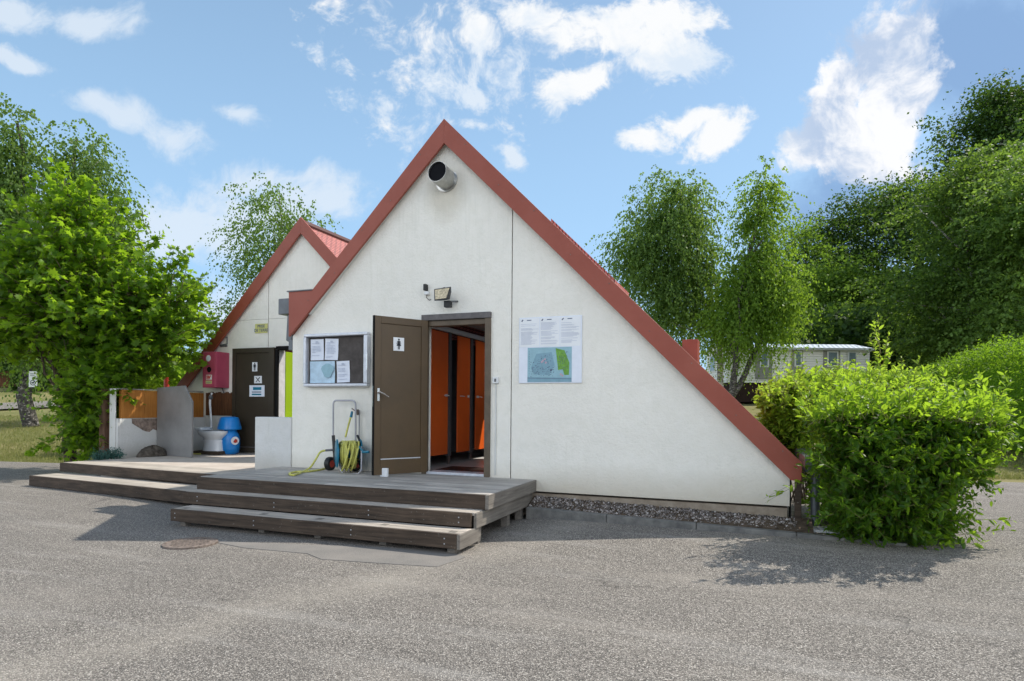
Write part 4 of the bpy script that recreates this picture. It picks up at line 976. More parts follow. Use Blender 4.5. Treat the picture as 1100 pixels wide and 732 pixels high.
# small red thing beyond the wall
rp = empty('red_marker', (-9.6, 6, 1.2), 'small red and white post seen above the terrace wall', 'post')
q = at(179, 411, 15.5)
MB().tube([(q[0], q[1], float(gz(q[0], q[1]))-.05), (q[0], q[1], q[2]-.1)], .06, 10).build('post', 'sign_white', rp)
MB().tube([(q[0], q[1], q[2]-.12), (q[0], q[1], q[2]+.13)], .062, 10).build('cap', 'red_plastic', rp)

# ------------------------------------------------------------------ hose reel
hr = empty('hose_reel', (-1.32, -.22, DZ), 'wheeled garden hose reel with yellow hose against the white wall', 'hose reel')
hxl, hxr, hy_ = -1.50, -1.10, -.16     # handle frame
def px2(px, py, yy):
    u = at(px, py, 1.)-np.array((XC, YC, EYE)); t_ = (yy-YC)/u[1]; return (XC+t_*u[0], yy, EYE+t_*u[2])
L1, L2_, R1, R2_ = px2(358, 485, -.14), px2(358, 434, -.12), px2(382, 434, -.12), px2(382, 485, -.14)
def arc(p0, p1, p2, n=5): return [tuple((1-s)**2*a+2*s*(1-s)*b+s*s*c for a, b, c in zip(p0, p1, p2)) for s in [i/n for i in range(n+1)]]
tl = px2(358, 430, -.12); tr2 = px2(382, 430, -.12)
pts = [L1]+arc(px2(358, 436, -.12), tl, px2(362, 430.5, -.12))+arc(px2(377, 430.5, -.12), tr2, px2(382, 436, -.12))+[R2_]
MB().tube(pts, .013, 10).build('handle', 'rail_grey', hr, smooth=True)
pts = [px2(364, 489, -.30), px2(366, 505, -.36), px2(369, 509.3, -.37), px2(385, 509.3, -.37), px2(388.5, 505, -.36), px2(388.5, 480, -.30)]
MB().tube(pts, .013, 10).build('stand', 'rail_grey', hr, smooth=True)
MB().tube([px2(358, 468, -.14), px2(359, 482, -.16), px2(360, 496, -.20)], .024, 8).build('side_post', 'black_plastic', hr, smooth=True)
MB().tube([px2(384, 468, -.14), px2(388, 478, -.2), px2(386, 495, -.25)], .016, 8).build('side_post', 'black_plastic', hr, smooth=True)
RM = Matrix.Identity(4)
# wheels: axis along X
def wheel(cx, cy, r_):
    w_ = MB().lathe([(r_*.55, -.035), (r_*.92, -.035), (r_, -.02), (r_, .02), (r_*.92, .035), (r_*.55, .035)], (cx, cy, DZ+r_), 24, 'x').build('wheel', 'black_plastic', hr, smooth=True)
    MB().lathe([(r_*.15, -.046), (r_*.5, -.040), (r_*.54, -.030), (r_*.54, .036)], (cx, cy, DZ+r_), 18, 'x').build('hub', 'red_plastic', w_, smooth=True)
c = px2(354.5, 500, -.20); wheel(c[0], c[1], .095)
c = px2(382, 500, -.12); wheel(c[0], c[1], .095)
# drum (axis along X)
dc = px2(375, 487, -.26); dcx, dcy, dcz = dc
RM = Matrix.Translation(dc) @ Matrix.Rotation(rad(42), 4, 'Z') @ Matrix.Translation(tuple(-c_ for c_ in dc))
def rmb(): m_ = MB(); m_.M = RM; return m_
rmb().lathe([(.03, -.175), (.17, -.175), (.19, -.165), (.19, -.15), (.03, -.15)], (dcx, dcy, dcz), 28, 'x').build('drum_flange', 'teal_plastic', hr, smooth=True)
rmb().lathe([(.03, .165), (.17, .165), (.185, .155), (.185, .14), (.03, .14)], (dcx, dcy, dcz), 28, 'x').build('drum_flange', 'teal_plastic', hr, smooth=True)
rmb().lathe([(.07, -.15), (.07, .15)], (dcx, dcy, dcz), 16, 'x').build('axle', 'teal_plastic', hr)
rg = random.Random(12)
m = rmb()
for lay, rr in ((0, .12), (1, .145), (2, .168)):
    for i in range(8-lay):
        xo = -.105+.030*i+.012*lay; tilt = rg.uniform(-.05, .05); pts = []
        for j in range(28):
            a = 2*math.pi*j/28; q_ = rr+rg.uniform(-.002, .002)
            pts.append((dcx+xo+tilt*math.cos(a), dcy+q_*math.cos(a), dcz+q_*math.sin(a)*1.08-(.02 if lay == 2 else 0)))
        m.tube(pts, .0125, 8, closed=True)
for i in range(3):   # slack loops hanging lower
    pts = []
    for j in range(28):
        a = 2*math.pi*j/28; pts.append((dcx-.05+.06*i+.05*math.sin(a), dcy-.03+.175*math.cos(a), dcz-.03+(.20 if math.sin(a) < 0 else .185)*math.sin(a)))
    m.tube(pts, .0125, 8, closed=True)
m.build('hose', 'yellow_hose', hr, smooth=True)
gr_ = [px2(371, 470, -.24), px2(374, 458, -.22), px2(377, 447, -.20)]
MB().tube(gr_, .013, 8).build('hose', 'yellow_hose', hr, smooth=True)
MB().tube([px2(377, 448.5, -.20), px2(378.3, 442, -.19)], [.02, .016], 10).build('nozzle', 'teal_plastic', hr, smooth=True)
MB().tube([px2(386, 480, -.30), px2(389, 484, -.38), px2(391, 484.5, -.38)], .014, 8).tube([px2(389, 486, -.38), px2(396.5, 485.5, -.38)], .016, 8).build('crank', 'teal_plastic', hr, smooth=True)
MB().tube([px2(350, 484, -.2), px2(358, 483.5, -.2)], .016, 8).build('coupling', 'grey_plastic', hr, smooth=True)
# hose running out over the deck
def cr_spline(P_, n=8):
    out = []; P_ = [np.array(p) for p in P_]; P_ = [P_[0]]+P_+[P_[-1]]
    for i in range(1, len(P_)-2):
        for k in range(n):
            s = k/n; a, b, c, d = P_[i-1:i+3]
            out.append(tuple(.5*((2*b)+(-a+c)*s+(2*a-5*b+4*c-d)*s*s+(-a+3*b-3*c+d)*s**3)))
    out.append(tuple(P_[-2])); return out
def onz(px, py, z):
    u = at(px, py, 1.)-np.array((XC, YC, EYE)); t_ = (z-EYE)/u[2]; p_ = np.array((XC, YC, EYE))+t_*u; return tuple(p_)
zh = DZ+.014
hp = [px2(350, 484, -.2), px2(344, 486, -.25), px2(339, 494, -.33), onz(333, 502.5, zh+.03), onz(324, 507.5, zh), onz(315, 510.5, zh), onz(311, 508.8, zh), onz(318, 507, zh), onz(332, 506.5, zh), onz(347, 504, zh), onz(356, 500.5, zh+.01)]
MB().tube(cr_spline(hp), .014, 8).build('trailing_hose', 'yellow_hose', hr, smooth=True)
# wall tap pipe
tp = empty('tap_pipe', (-1.03, 0, .8), 'thin copper water pipe with a small tap on the wall behind the reel', 'pipe')
a = px2(386, 441, -.03); b = px2(385.5, 500, -.03)
MB().tube([a, b], .009, 8).tube([px2(381.5, 441.5, -.05), a], .012, 8).build('pipe', 'rail_grey', tp, smooth=True)
MB().tube([px2(384, 440, -.06), px2(384.5, 446, -.06)], .016, 8).tube([px2(378, 439, -.07), px2(381.5, 441.5, -.07)], .008, 6).build('tap', 'cast_iron', tp, smooth=True)

# ------------------------------------------------------------------ kerb, gravel, grating, manhole
for i, (xa, xb) in enumerate(((1.30, 2.27), (2.275, 3.25), (3.255, 4.23), (4.235, 5.2))):
    zt0 = .175-.022*i; 
    k = MB(); ya, yb = -.34-.015*i, -.34-.015*(i+1)
    k.add([(xa,ya,0),(xb,yb,0),(xb,yb+.09,0),(xa,ya+.09,0),(xa,ya,zt0),(xb,yb,zt0-.02),(xb,yb+.09,zt0-.02),(xa,ya+.09,zt0)], [(0,3,2,1),(4,5,6,7),(0,1,5,4),(1,2,6,5),(2,3,7,6),(3,0,4,7)])
    o = k.build('kerb_stone', 'kerb_concrete', None, bevel=.010); tag(o, ['grey kerb stone touching the side of the wooden deck', 'grey kerb stone second from the wooden deck', 'grey kerb stone third from the deck with a sunlit spot on its top', 'grey kerb stone half hidden under the big bush'][i], 'kerb', 'kerb stones edging the gravel strip')
gb = MB(); gb.add([(1.28,-.27,.15),(4.4,-.33,.09),(4.4,.03,.20),(1.28,.03,.27)], [(0,1,2,3)]); o = gb.build('gravel_bed', 'soil', None); tag(o, kind='structure')
rng = np.random.default_rng(21); n = 2600
px_ = 1.30+rng.random(n)*2.95; py_ = -.25+rng.random(n)*.27; u_ = (px_-1.28)/3.1; v_ = (py_+.27)/.30
hz_ = (.15*(1-u_)+.09*u_)*(1-v_)+(.27*(1-u_)+.20*u_)*v_
OV = np.array([(1,0,0),(-1,0,0),(0,1,0),(0,-1,0),(0,0,1),(0,0,-1)], float); OF = np.array([(0,2,4),(2,1,4),(1,3,4),(3,0,4),(2,0,5),(1,2,5),(3,1,5),(0,3,5)])
def pebbles(name, cx, cy, cz, smin, smax, mat):
    n = len(cx); s = smin+(smax-smin)*rng.random(n)**2; Q = norm(rng.normal(size=(n, 3))); A_ = norm(np.cross(Q, rng.normal(size=(n, 3)))); B_ = np.cross(Q, A_)
    sc = s[:, None]*(.6+.6*rng.random((n, 3)))
    V = np.stack([cx, cy, cz], 1)[:, None]+OV[None, :, 0:1]*sc[:, None, 0:1]*A_[:, None]+OV[None, :, 1:2]*sc[:, None, 1:2]*B_[:, None]+OV[None, :, 2:3]*sc[:, None, 2:3]*Q[:, None]
    F = OF[None]+(np.arange(n)*6)[:, None, None]
    return np_mesh(name, V.reshape(-1, 3), F.reshape(-1, 3), mat, None)
o = pebbles('gravel', px_, py_, hz_+.004, .006, .020, 'gravel_stone'); tag(o, 'loose grey gravel filling the strip behind the kerb', 'gravel', kind='stuff')
n = 900; gx = rng.uniform(-9, 7, n); gy = rng.uniform(-6.5, -.6, n); kk = ~((gx > -7.4) & (gx < 1.4) & (gy > -2.15)); gx, gy = gx[kk], gy[kk]
o = pebbles('grit', gx, gy, gz(gx, gy)+.014, .003, .007, 'gravel_stone'); tag(o, 'scattered grit on the asphalt forecourt', 'grit', kind='stuff')
g = MB()
for i in range(13): g.box(4.25+i*.05, 4.262+i*.05, -.20, .02, .10, .125)
for y_ in (-.20, -.09, .02): g.box(4.24, 4.90, y_-.004, y_+.004, .103, .128)
tag(g.build('drain_grating', 'galvanised', None), 'galvanised grating under the downpipe by the big bush', 'grating')
mhx, mhy = -1.42, -2.66
mh = empty('manhole_cover', (mhx, mhy, 0), 'round rusty manhole cover in the asphalt before the lowest step', 'manhole cover')
MB().lathe([(.250, 0), (.250, .022), (.225, .026), (.225, .0)], (mhx, mhy, -.032), 40).build('ring', 'cast_iron', mh, smooth=True)
m = MB().lathe([(.222, 0), (.222, .022)], (mhx, mhy, -.032), 40)
for i in range(-4, 5):
    for j in range(-4, 5):
        if i*i+j*j < 18: m.box(mhx+i*.045-.015, mhx+i*.045+.015, mhy+j*.045-.006, mhy+j*.045+.006, -.0095, -.005)
m.build('lid', 'cast_iron', mh)

pp = [onz(x_, y_, 0.)[:2] for x_, y_ in ((226, 579), (262, 586), (330, 592), (345, 598), (420, 603), (470, 606), (500, 596), (480, 588))]
o = MB().prism_z([tuple(p_) for p_ in pp], -.040, -.0225).build('asphalt_patch', 'asphalt_smooth', None); tag(o, kind='structure')
# ------------------------------------------------------------------ near plants
def bush(name, label, lobes, t, seed, nsh, nl, leaf, L, grav, mat, base, tpl=T_OVAL, stemr=.004, out=1., up=.5, core=None, cat='shrub', group=None, side=.9, lift=.25, shell=.33, zmin=.03, nst=14, depth=.8):
    rng = np.random.default_rng(seed); root = empty(name, base, label, cat, group)
    P, O = in_lobes(rng, lobes, nsh, t, depth, shell)
    d = norm(O*out+UP*lift+rng.normal(size=O.shape)*.45)
    LL = L*(.5+rng.random(nsh)); st = P-d*LL[:, None]*.5
    st = st
    gzv = gz(st[:, 0], st[:, 1]); k = st[:, 2] > gzv+zmin; st, d, LL = st[k], d[k], LL[k]
    C, D, N, S, stem = shoots(rng, st, d, LL, grav, nl, leaf, .1, side, up, leaf*.1)
    k = C[:, 2] > gz(C[:, 0], C[:, 1])+.02
    leaves('foliage', C[k], D[k], N[k], S[k], tpl, mat, root)
    if stemr: stems_mesh('twigs', stem, stemr*.7, 'green_twig', root)
    if nst:
        mb = MB()
        for q in P[rng.choice(len(P), nst, replace=False)]:
            limb(mb, np.array(base)+rng.normal(size=3)*np.array((.10, .10, 0))+np.array((0, .25, 0)), q*.82+np.array(base)*.18+np.array((0, 0, .05)), .012 if leaf < .12 else .05, .004, rng, .05, 5, 5)
        mb.build('stems', 'twig', root, smooth=True)
    return root
# the big bush at the right
b0 = at(965, 590, 5.95)
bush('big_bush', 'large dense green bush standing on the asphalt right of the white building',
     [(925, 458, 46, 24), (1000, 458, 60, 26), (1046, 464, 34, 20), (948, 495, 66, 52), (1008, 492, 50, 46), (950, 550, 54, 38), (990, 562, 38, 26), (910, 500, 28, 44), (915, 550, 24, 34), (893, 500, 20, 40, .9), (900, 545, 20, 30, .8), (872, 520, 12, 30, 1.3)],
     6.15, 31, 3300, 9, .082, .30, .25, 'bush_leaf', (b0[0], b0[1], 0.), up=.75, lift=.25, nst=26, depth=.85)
bt = bpy.data.objects[-1] if False else None
# loose top shoots of the same bush, sunlight painted into their leaf colour
def extra_shoots(parent, specs, seed, nl, leaf, mat, tpl, grav=.12, r=.005, name='foliage'):
    rng = np.random.default_rng(seed); st = []; d = []; L = []
    for (px, py, qx, qy, t_) in specs:
        a_, b_ = at(px, py, t_), at(qx, qy, t_+rng.uniform(-.1, .1)); st.append(a_); d.append(b_-a_); L.append(np.linalg.norm(b_-a_))
    st, d, L = np.array(st), np.array(d), np.array(L)
    C, D, N, S, stem = shoots(rng, st, d, L, grav, nl, leaf, .15, .8, .7)
    leaves(name, C, D, N, S, tpl, mat, parent); stems_mesh('twigs', stem, r, 'green_twig', parent)
bb = [o for o in COL.objects if o.name.startswith('big_bush')][0]
rg = random.Random(77); sp = []; sf = []
for i in range(260):
    x = rg.uniform(868, 1070); y = 450+8*abs((x-960)/100)**2; tz = rg.uniform(-.75, .65); sp.append((x, y, x+rg.uniform(-22, 28), y-rg.uniform(14, 44), 6.15+tz))
for i in range(70):
    y = rg.uniform(430, 560); x = rg.uniform(885, 1035); sf.append((x, y, x+rg.uniform(-32, 32), y+rg.uniform(-26, 14), 5.62+rg.uniform(-.15, .1)))
for i in range(40):
    y = rg.uniform(425, 520); x = 1045+rg.uniform(-8, 8)-(max(0, y-480)*.4); sp.append((x, y, x+rg.uniform(18, 50), y+rg.uniform(-26, 16), 6.1+rg.uniform(-.4, .4)))
for i in range(46):
    x = rg.choice((rg.uniform(865, 930), rg.uniform(865, 1070))); sp.append((x, 436, x+rg.uniform(-20, 26), rg.uniform(384, 412), 6.3+rg.uniform(-.6, .6)))
sp += [(1020, 560, 1092, 553, 5.8), (1030, 575, 1085, 566, 5.8), (1000, 588, 1058, 580, 5.6), (890, 505, 822, 534, 6.4), (900, 500, 820, 528, 6.4), (1020, 450, 1092, 432, 6.), (1000, 430, 1062, 400, 6.2)]
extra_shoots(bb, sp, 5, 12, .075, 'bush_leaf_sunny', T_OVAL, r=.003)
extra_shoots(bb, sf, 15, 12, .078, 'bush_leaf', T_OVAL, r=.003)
# paler shrub behind
b1 = at(868, 480, 8.2)
bush('pale_shrub', 'yellow green shrub growing behind the big bush at the building corner',
     [(868, 434, 38, 26), (905, 420, 40, 14), (850, 452, 26, 38), (960, 416, 46, 8), (832, 434, 14, 18)], 8.3, 41, 2300, 9, .085, .34, .12, 'bush_leaf_pale', (b1[0], b1[1], 0.), up=.6, lift=.6, nst=18)
ps = [o for o in COL.objects if o.name.startswith('pale_shrub')][0]
rg = random.Random(9); sp = []
for i in range(110):
    x = rg.uniform(825, 985); y = 418+(24 if x < 850 else 0)*rg.random(); sp.append((x, y, x+rg.uniform(-14, 12), y-rg.uniform(4, 20)-(16 if rg.random() < .1 else 0), 8.2+rg.uniform(-.9, .5)))
extra_shoots(ps, sp, 6, 11, .085, 'bush_leaf_pale', T_OVAL, .03)
# tall thin sapling
sap = empty('sapling', tuple(at(946, 430, 9.2)*np.array((1, 1, 0))), 'thin upright sapling rising above the yellow green shrub', 'sapling')
extra_shoots(sap, [(948, 440, 943, 336, 9.2), (947, 400, 955, 358, 9.2), (947, 395, 934, 362, 9.2), (946, 380, 938, 345, 9.3), (947, 410, 958, 380, 9.2)], 3, 26, .085, 'bush_leaf_pale', T_OVAL, .0, .009, 'foliage')

# maple at the left
tm = 12.6
mb0 = at(78, 490, tm)
rng = np.random.default_rng(50)
mroot = empty('maple_tree', (mb0[0], mb0[1], 0), 'bright green leafy maple at the left end of the low deck', 'tree')
ml = [(80, 330, 84, 62), (88, 262, 56, 52), (150, 330, 60, 48), (40, 320, 62, 52), (112, 385, 50, 34), (-14, 345, 36, 34), (180, 322, 34, 46), (72, 222, 30, 36), (98, 430, 28, 42), (165, 372, 42, 28), (45, 358, 50, 20), (90, 462, 20, 24), (20, 285, 34, 30)]
P, O = in_lobes(rng, ml, 2250, tm, .8, .38)
P2, O2 = in_lobes(rng, [(98, 425, 26, 38), (100, 460, 18, 26), (118, 408, 20, 34)], 360, tm-.5, .8, .38)
P = np.concatenate([P, P2]); O = np.concatenate([O, O2])
d = norm(O+UP*.25+rng.normal(size=O.shape)*.4); LL = .35+.45*rng.random(len(P)); st = P-d*LL[:, None]*.4
k = st[:, 2] > .3; st, d, LL = st[k], d[k], LL[k]
C, D, N, S, stem = shoots(rng, st, d, LL, .3, 8, .150, .1, .9, .85, .03)
leaves('crown', C, D+np.array((0, 0, -.25)), N, S, T_MAPLE, 'maple_leaf', mroot)
stems_mesh('twigs', stem, .006, 'twig', mroot)
sp = []
rg = random.Random(3)
for (x, y, qx, qy) in ((70, 200, 66, 174), (120, 240, 140, 203), (130, 260, 160, 238), (150, 275, 176, 248), (170, 300, 200, 268), (190, 320, 222, 292), (195, 310, 206, 262), (20, 230, 4, 205), (40, 215, 30, 192), (190, 360, 226, 345), (185, 340, 228, 322), (95, 215, 102, 190), (60, 475, 30, 486), (75, 460, 40, 478), (110, 440, 122, 430), (80, 300, 90, 270), (85, 470, 60, 484), (180, 380, 215, 385), (200, 335, 222, 308), (90, 230, 112, 208)):
    sp.append((x, y, qx, qy, tm+rg.uniform(-.8, .3)))
extra_shoots(mroot, sp, 8, 14, .15, 'maple_leaf', T_MAPLE, .08, .010)
m = MB()
tb = np.array((mb0[0], mb0[1], -.05)); tt = at(78, 250, tm)
limb(m, tb, tt, .12, .04, rng, .04, 10, 8)
for q in P[rng.choice(len(P), 40, replace=False)]:
    s = rng.uniform(.15, .8); limb(m, tb*(1-s)+tt*s, q, .035, .008, rng, .12, 5, 5)
m.build('trunk', 'bark', mroot, smooth=True)
# juniper patch beside the deck
jb = at(105, 490, 11.5)
bush('juniper_shrub', 'low blue green juniper tuft between the maple and the terrace wall', [(120, 489, 11, 5), (108, 491, 8, 5)], 11.5, 61, 170, 10, .05, .16, .1, 'juniper_leaf', (jb[0], jb[1], 0.), T_LANCE, 0, nst=0, zmin=-.2)
# low shrub beyond wall
bq = at(175, 420, 17)
bush('garden_shrub', 'pale green shrub glimpsed beyond the terrace wall', [(175, 400, 32, 20), (150, 408, 25, 15), (200, 410, 16, 14)], 17, 62, 500, 9, .12, .5, .1, 'bush_leaf_pale', (bq[0], bq[1], float(gz(bq[0], bq[1]))), T_OVAL, 0, nst=6)

# ------------------------------------------------------------------ distant trees
tree('birch_tree', 'tall birch at the far left with a mottled trunk carrying a small sign', 34, 23.1, [(14, 175, 14, 60), (20, 138, 8, 26), (-30, 220, 24, 90), (16, 260, 20, 60), (40, 330, 30, 50)], 101, 'weep', .27, 420, .13, 'birch_bark_dark', 'birch_leaf', 'birches of the campsite', trunks=[(18, 130)])
tree('birch_tree', 'birch whose drooping crown rises just behind the maple top', 95, 25, [(86, 170, 14, 24), (104, 205, 14, 45), (52, 195, 5, 40), (110, 280, 28, 60), (74, 215, 12, 50)], 102, 'weep', .2, 340, .13, 'birch_bark', 'birch_leaf', 'birches of the campsite', trunks=[(82, 150)])
tree('birch_tree', 'sparse birch standing behind the rear gable', 292, 29, [(292, 260, 34, 50), (296, 218, 26, 18), (270, 300, 24, 30), (330, 240, 22, 24), (262, 335, 20, 16), (300, 320, 30, 50)], 103, 'weep', .16, 190, .12, 'birch_bark', 'birch_leaf', 'birches of the campsite', trunks=[(300, 212)])
tree('weeping_birch', 'broad weeping birch with pale trunk left of the mobile home', 768, 33.5, [(715, 265, 42, 60), (732, 222, 28, 34), (690, 280, 24, 46), (745, 290, 24, 60), (705, 210, 16, 20), (732, 335, 34, 26), (672, 262, 12, 26)], 104, 'weep', .2, 620, .14, 'birch_bark', 'birch_leaf', 'weeping birches by the mobile home', trunks=[(728, 200, 772)])
tree('weeping_birch', 'tall narrow weeping birch with dark leaning trunk before the mobile home', 780, 31, [(786, 345, 18, 22), (818, 235, 13, 50), (820, 198, 6, 18), (826, 310, 22, 48), (800, 318, 20, 46), (843, 325, 9, 36)], 105, 'weep', .24, 470, .14, 'birch_bark_dark', 'birch_leaf_light', 'weeping birches by the mobile home', trunks=[(818, 200, 780), (850, 300, 779)])
# forest
F = [  # px, t, lobes, light?, label, kind
 (862, 62, [(862, 310, 26, 60), (858, 270, 16, 26), (868, 370, 30, 40)], 1, 'light green tree peeking out right of the weeping birches', 'clump'),
 (895, 66, [(893, 290, 30, 58), (888, 258, 20, 28), (900, 360, 36, 45)], 0, 'dark green tree behind the left part of the mobile home roof', 'clump'),
 (915, 56, [(910, 330, 30, 48), (905, 300, 22, 26), (925, 380, 30, 30)], 1, 'lighter low tree before the dark wood behind the mobile home', 'clump'),
 (940, 64, [(935, 270, 42, 60), (930, 235, 28, 26), (945, 350, 45, 60)], 0, 'dark rounded tree in the middle of the wood', 'clump'),
 (985, 58, [(985, 265, 44, 70), (975, 222, 30, 30), (990, 350, 50, 55)], 0, 'dark tree behind the arching pale birch branch', 'clump'),
 (1085, 54, [(1085, 170, 52, 70), (1070, 130, 34, 38), (1100, 115, 40, 34), (1110, 260, 70, 90), (1045, 175, 22, 24)], 0, 'tallest dark broadleaf tree at the right edge of the sky', 'clump'),
 (1030, 50, [(1030, 300, 46, 70), (1040, 240, 32, 40), (1035, 370, 60, 40)], 0, 'dark tree filling the wood below the tallest tree', 'clump'),
 (1140, 40, [(1140, 270, 70, 120), (1160, 380, 80, 50)], 0, 'dark tree at the very right edge of the wood', 'clump')]
for i, (px, t_, lb, li, lab, kd) in enumerate(F):
    tree('forest_tree', lab, px, t_, lb, 200+i, kd, .35, int(sum(l[2]*l[3] for l in lb)/9), .26, 'bark', 'forest_leaf_light' if li else 'forest_leaf', 'trees of the wood on the right', nlimb=8)
tree('silver_birch', 'pale airy birch standing in front of the dark wood at the right', 1045, 31, [(1040, 260, 34, 62), (1000, 212, 20, 16), (985, 232, 12, 20), (1075, 200, 32, 36), (1085, 300, 40, 74), (1012, 318, 40, 40), (1052, 185, 24, 22), (1030, 368, 48, 22), (965, 318, 16, 12), (950, 300, 8, 8)], 301, 'airy', .22, 900, .17, 'birch_bark', 'birch_leaf_mid', 'silver birches before the wood', nlimb=30, trunks=[(1038, 190), (1085, 180, 1070)])
tree('silver_birch', 'light green birch at the right picture edge above the hedge', 1120, 27, [(1110, 290, 40, 70), (1130, 220, 50, 60), (1105, 360, 40, 30)], 302, 'airy', .2, 520, .17, 'birch_bark', 'birch_leaf', 'silver birches before the wood', nlimb=14)
tree('field_tree', 'dark tree behind the maple at the far left', 25, 52, [(20, 350, 50, 60), (-30, 350, 50, 60)], 303, 'clump', .3, 300, .26, 'bark', 'forest_leaf', nlimb=6)
tree('field_tree', 'distant green tree behind the maple near the gable', 175, 50, [(175, 360, 50, 38), (120, 350, 50, 50)], 304, 'clump', .3, 280, .26, 'bark', 'forest_leaf_light', nlimb=6)
# dark low undergrowth of the wood
rng = np.random.default_rng(400); n = 26000
X = rng.uniform(845, 1300, n); T_ = rng.uniform(46, 64, n); Yp = 440-rng.random(n)**.8*110
C = np.array([at(a, b, c) for a, b, c in zip(X, Yp, T_)]); o = leaves('undergrowth', C, rng.normal(size=C.shape), norm(UP*.6+rng.normal(size=C.shape)*.6), .35+.35*rng.random(n), T_QUAD, 'forest_leaf', None)
tag(o, 'dark undergrowth filling the foot of the wood', 'undergrowth', kind='stuff')
# forest floor background tree line left + hedges
def hedge(name, label, pts, h, wdt, seed, n, leaf, mat, t_noise=.12):
    rng = np.random.default_rng(seed); pts = [np.array(p[:2]) for p in pts]; seg = rng.integers(0, len(pts)-1, n); s = rng.random(n)
    P0 = np.array(pts)[seg]; P1 = np.array(pts)[seg+1]; q = P0+(P1-P0)*s[:, None]; dd = norm(P1-P0); nr = np.stack([-dd[:, 1], dd[:, 0]], 1)
    hh = np.array(h)[seg]*(1-s)+np.array(h)[seg+1]*s
    face = rng.random(n); off = np.where(face < .45, rng.uniform(-1, 1, n), np.where(face < .72, -1, 1)*(.8+.2*rng.random(n))); zz = np.where(face < .45, 1-.12*rng.random(n), rng.random(n))
    q = q+nr*(off*wdt/2)[:, None]; g_ = gz(q[:, 0], q[:, 1]); st = np.stack([q[:, 0], q[:, 1], g_+zz*hh*(.95+.05*np.sin(q[:, 0]*3))], 1)
    out = np.stack([nr[:, 0]*off, nr[:, 1]*off, np.where(face < .45, 1.6, .5)], 1)+rng.normal(size=(n, 3))*.35
    root = empty(name, (pts[0][0], pts[0][1], float(gz(*pts[0]))), label, 'hedge')
    C, D, N, S, stem = shoots(rng, st, out, t_noise*(1+1.6*rng.random(n)), .15, 7, leaf, .0, .8, .5)
    leaves('foliage', C, D, N, S, T_QUAD if leaf > .1 else T_OVAL, mat, root)
    mb = MB()
    for i in range(len(pts)-1):
        for s_ in np.linspace(.05, .95, 7):
            p_ = pts[i]*(1-s_)+pts[i+1]*s_; g0 = float(gz(*p_)); mb.tube([(p_[0], p_[1], g0-.05), (p_[0]+.05, p_[1], g0+h[i]*.8)], .04, 6)
    mb.build('stems', 'bark', root)
    # solid dark heart so that no daylight shows through
    hm = MB()
    for i in range(len(pts)-1):
        a_, b_ = pts[i], pts[i+1]; dd = (b_-a_)/np.linalg.norm(b_-a_); a_ = a_+dd*(1.2 if i == 0 else 0); b_ = b_-dd*(1.2 if i == len(pts)-2 else 0); nn = np.array((-dd[1], dd[0]))*wdt*.28; z0, z1 = float(gz(*a_)), float(gz(*b_)); vs = []
        for p_, z_, h_ in ((a_, z0, h[i]), (b_, z1, h[i+1])):
            for sg, zt in ((-1, 0), (1, 0), (1, .86), (-1, .86)): vs.append((p_[0]+nn[0]*sg, p_[1]+nn[1]*sg, z_+zt*h_))
        hm.add(vs, [(0,1,2,3),(4,7,6,5),(0,4,5,1),(1,5,6,2),(2,6,7,3),(3,7,4,0)])
    hm.build('dense_core', 'hedge_leaf', root)
    return root
hp_ = [at(1300, 440, 12.5), at(1100, 440, 18.5), at(1000, 440, 24.5), at(945, 440, 31)]
hedge('clipped_hedge', 'long bright topped hedge running away behind the big bush', hp_, [2.9, 2.9, 2.0, 1.1], 1.5, 71, 9000, .10, 'hedge_leaf', .34)
hp_ = [at(14, 440, 45), at(52, 440, 46)]
hedge('clipped_hedge', 'dark square clipped hedge across the lawn at the far left', hp_, [1.45, 1.45], 1.6, 72, 1500, .16, 'forest_leaf')
hp_ = [at(-120, 440, 56), at(10, 440, 57), at(60, 440, 58), at(260, 440, 60)]
hedge('boundary_hedge', 'low dark boundary hedge at the far end of the lawn', hp_, [2.6]*4, 1.8, 73, 4000, .26, 'forest_leaf')
# board fence far left
fe = empty('board_fence', tuple(at(0, 430, 50)*np.array((1, 1, 0))), 'dark brown board fence at the far left edge of the lawn', 'fence')
for i in range(16):
    a_ = at(-40+i*3.6, 430, 50); b_ = at(-40+i*3.6+3.4, 430, 50); g0 = float(gz(a_[0], a_[1]))
    MB().add([(a_[0],a_[1],g0),(b_[0],b_[1],g0),(b_[0],b_[1],g0+1.25),(a_[0],a_[1],g0+1.25),(a_[0]+.01,a_[1]+.04,g0),(b_[0]+.01,b_[1]+.04,g0),(b_[0]+.01,b_[1]+.04,g0+1.25),(a_[0]+.01,a_[1]+.04,g0+1.25)], [(0,1,2,3),(7,6,5,4),(0,4,5,1),(1,5,6,2),(2,6,7,3),(3,7,4,0)]).build('board', 'brown_slats', fe)
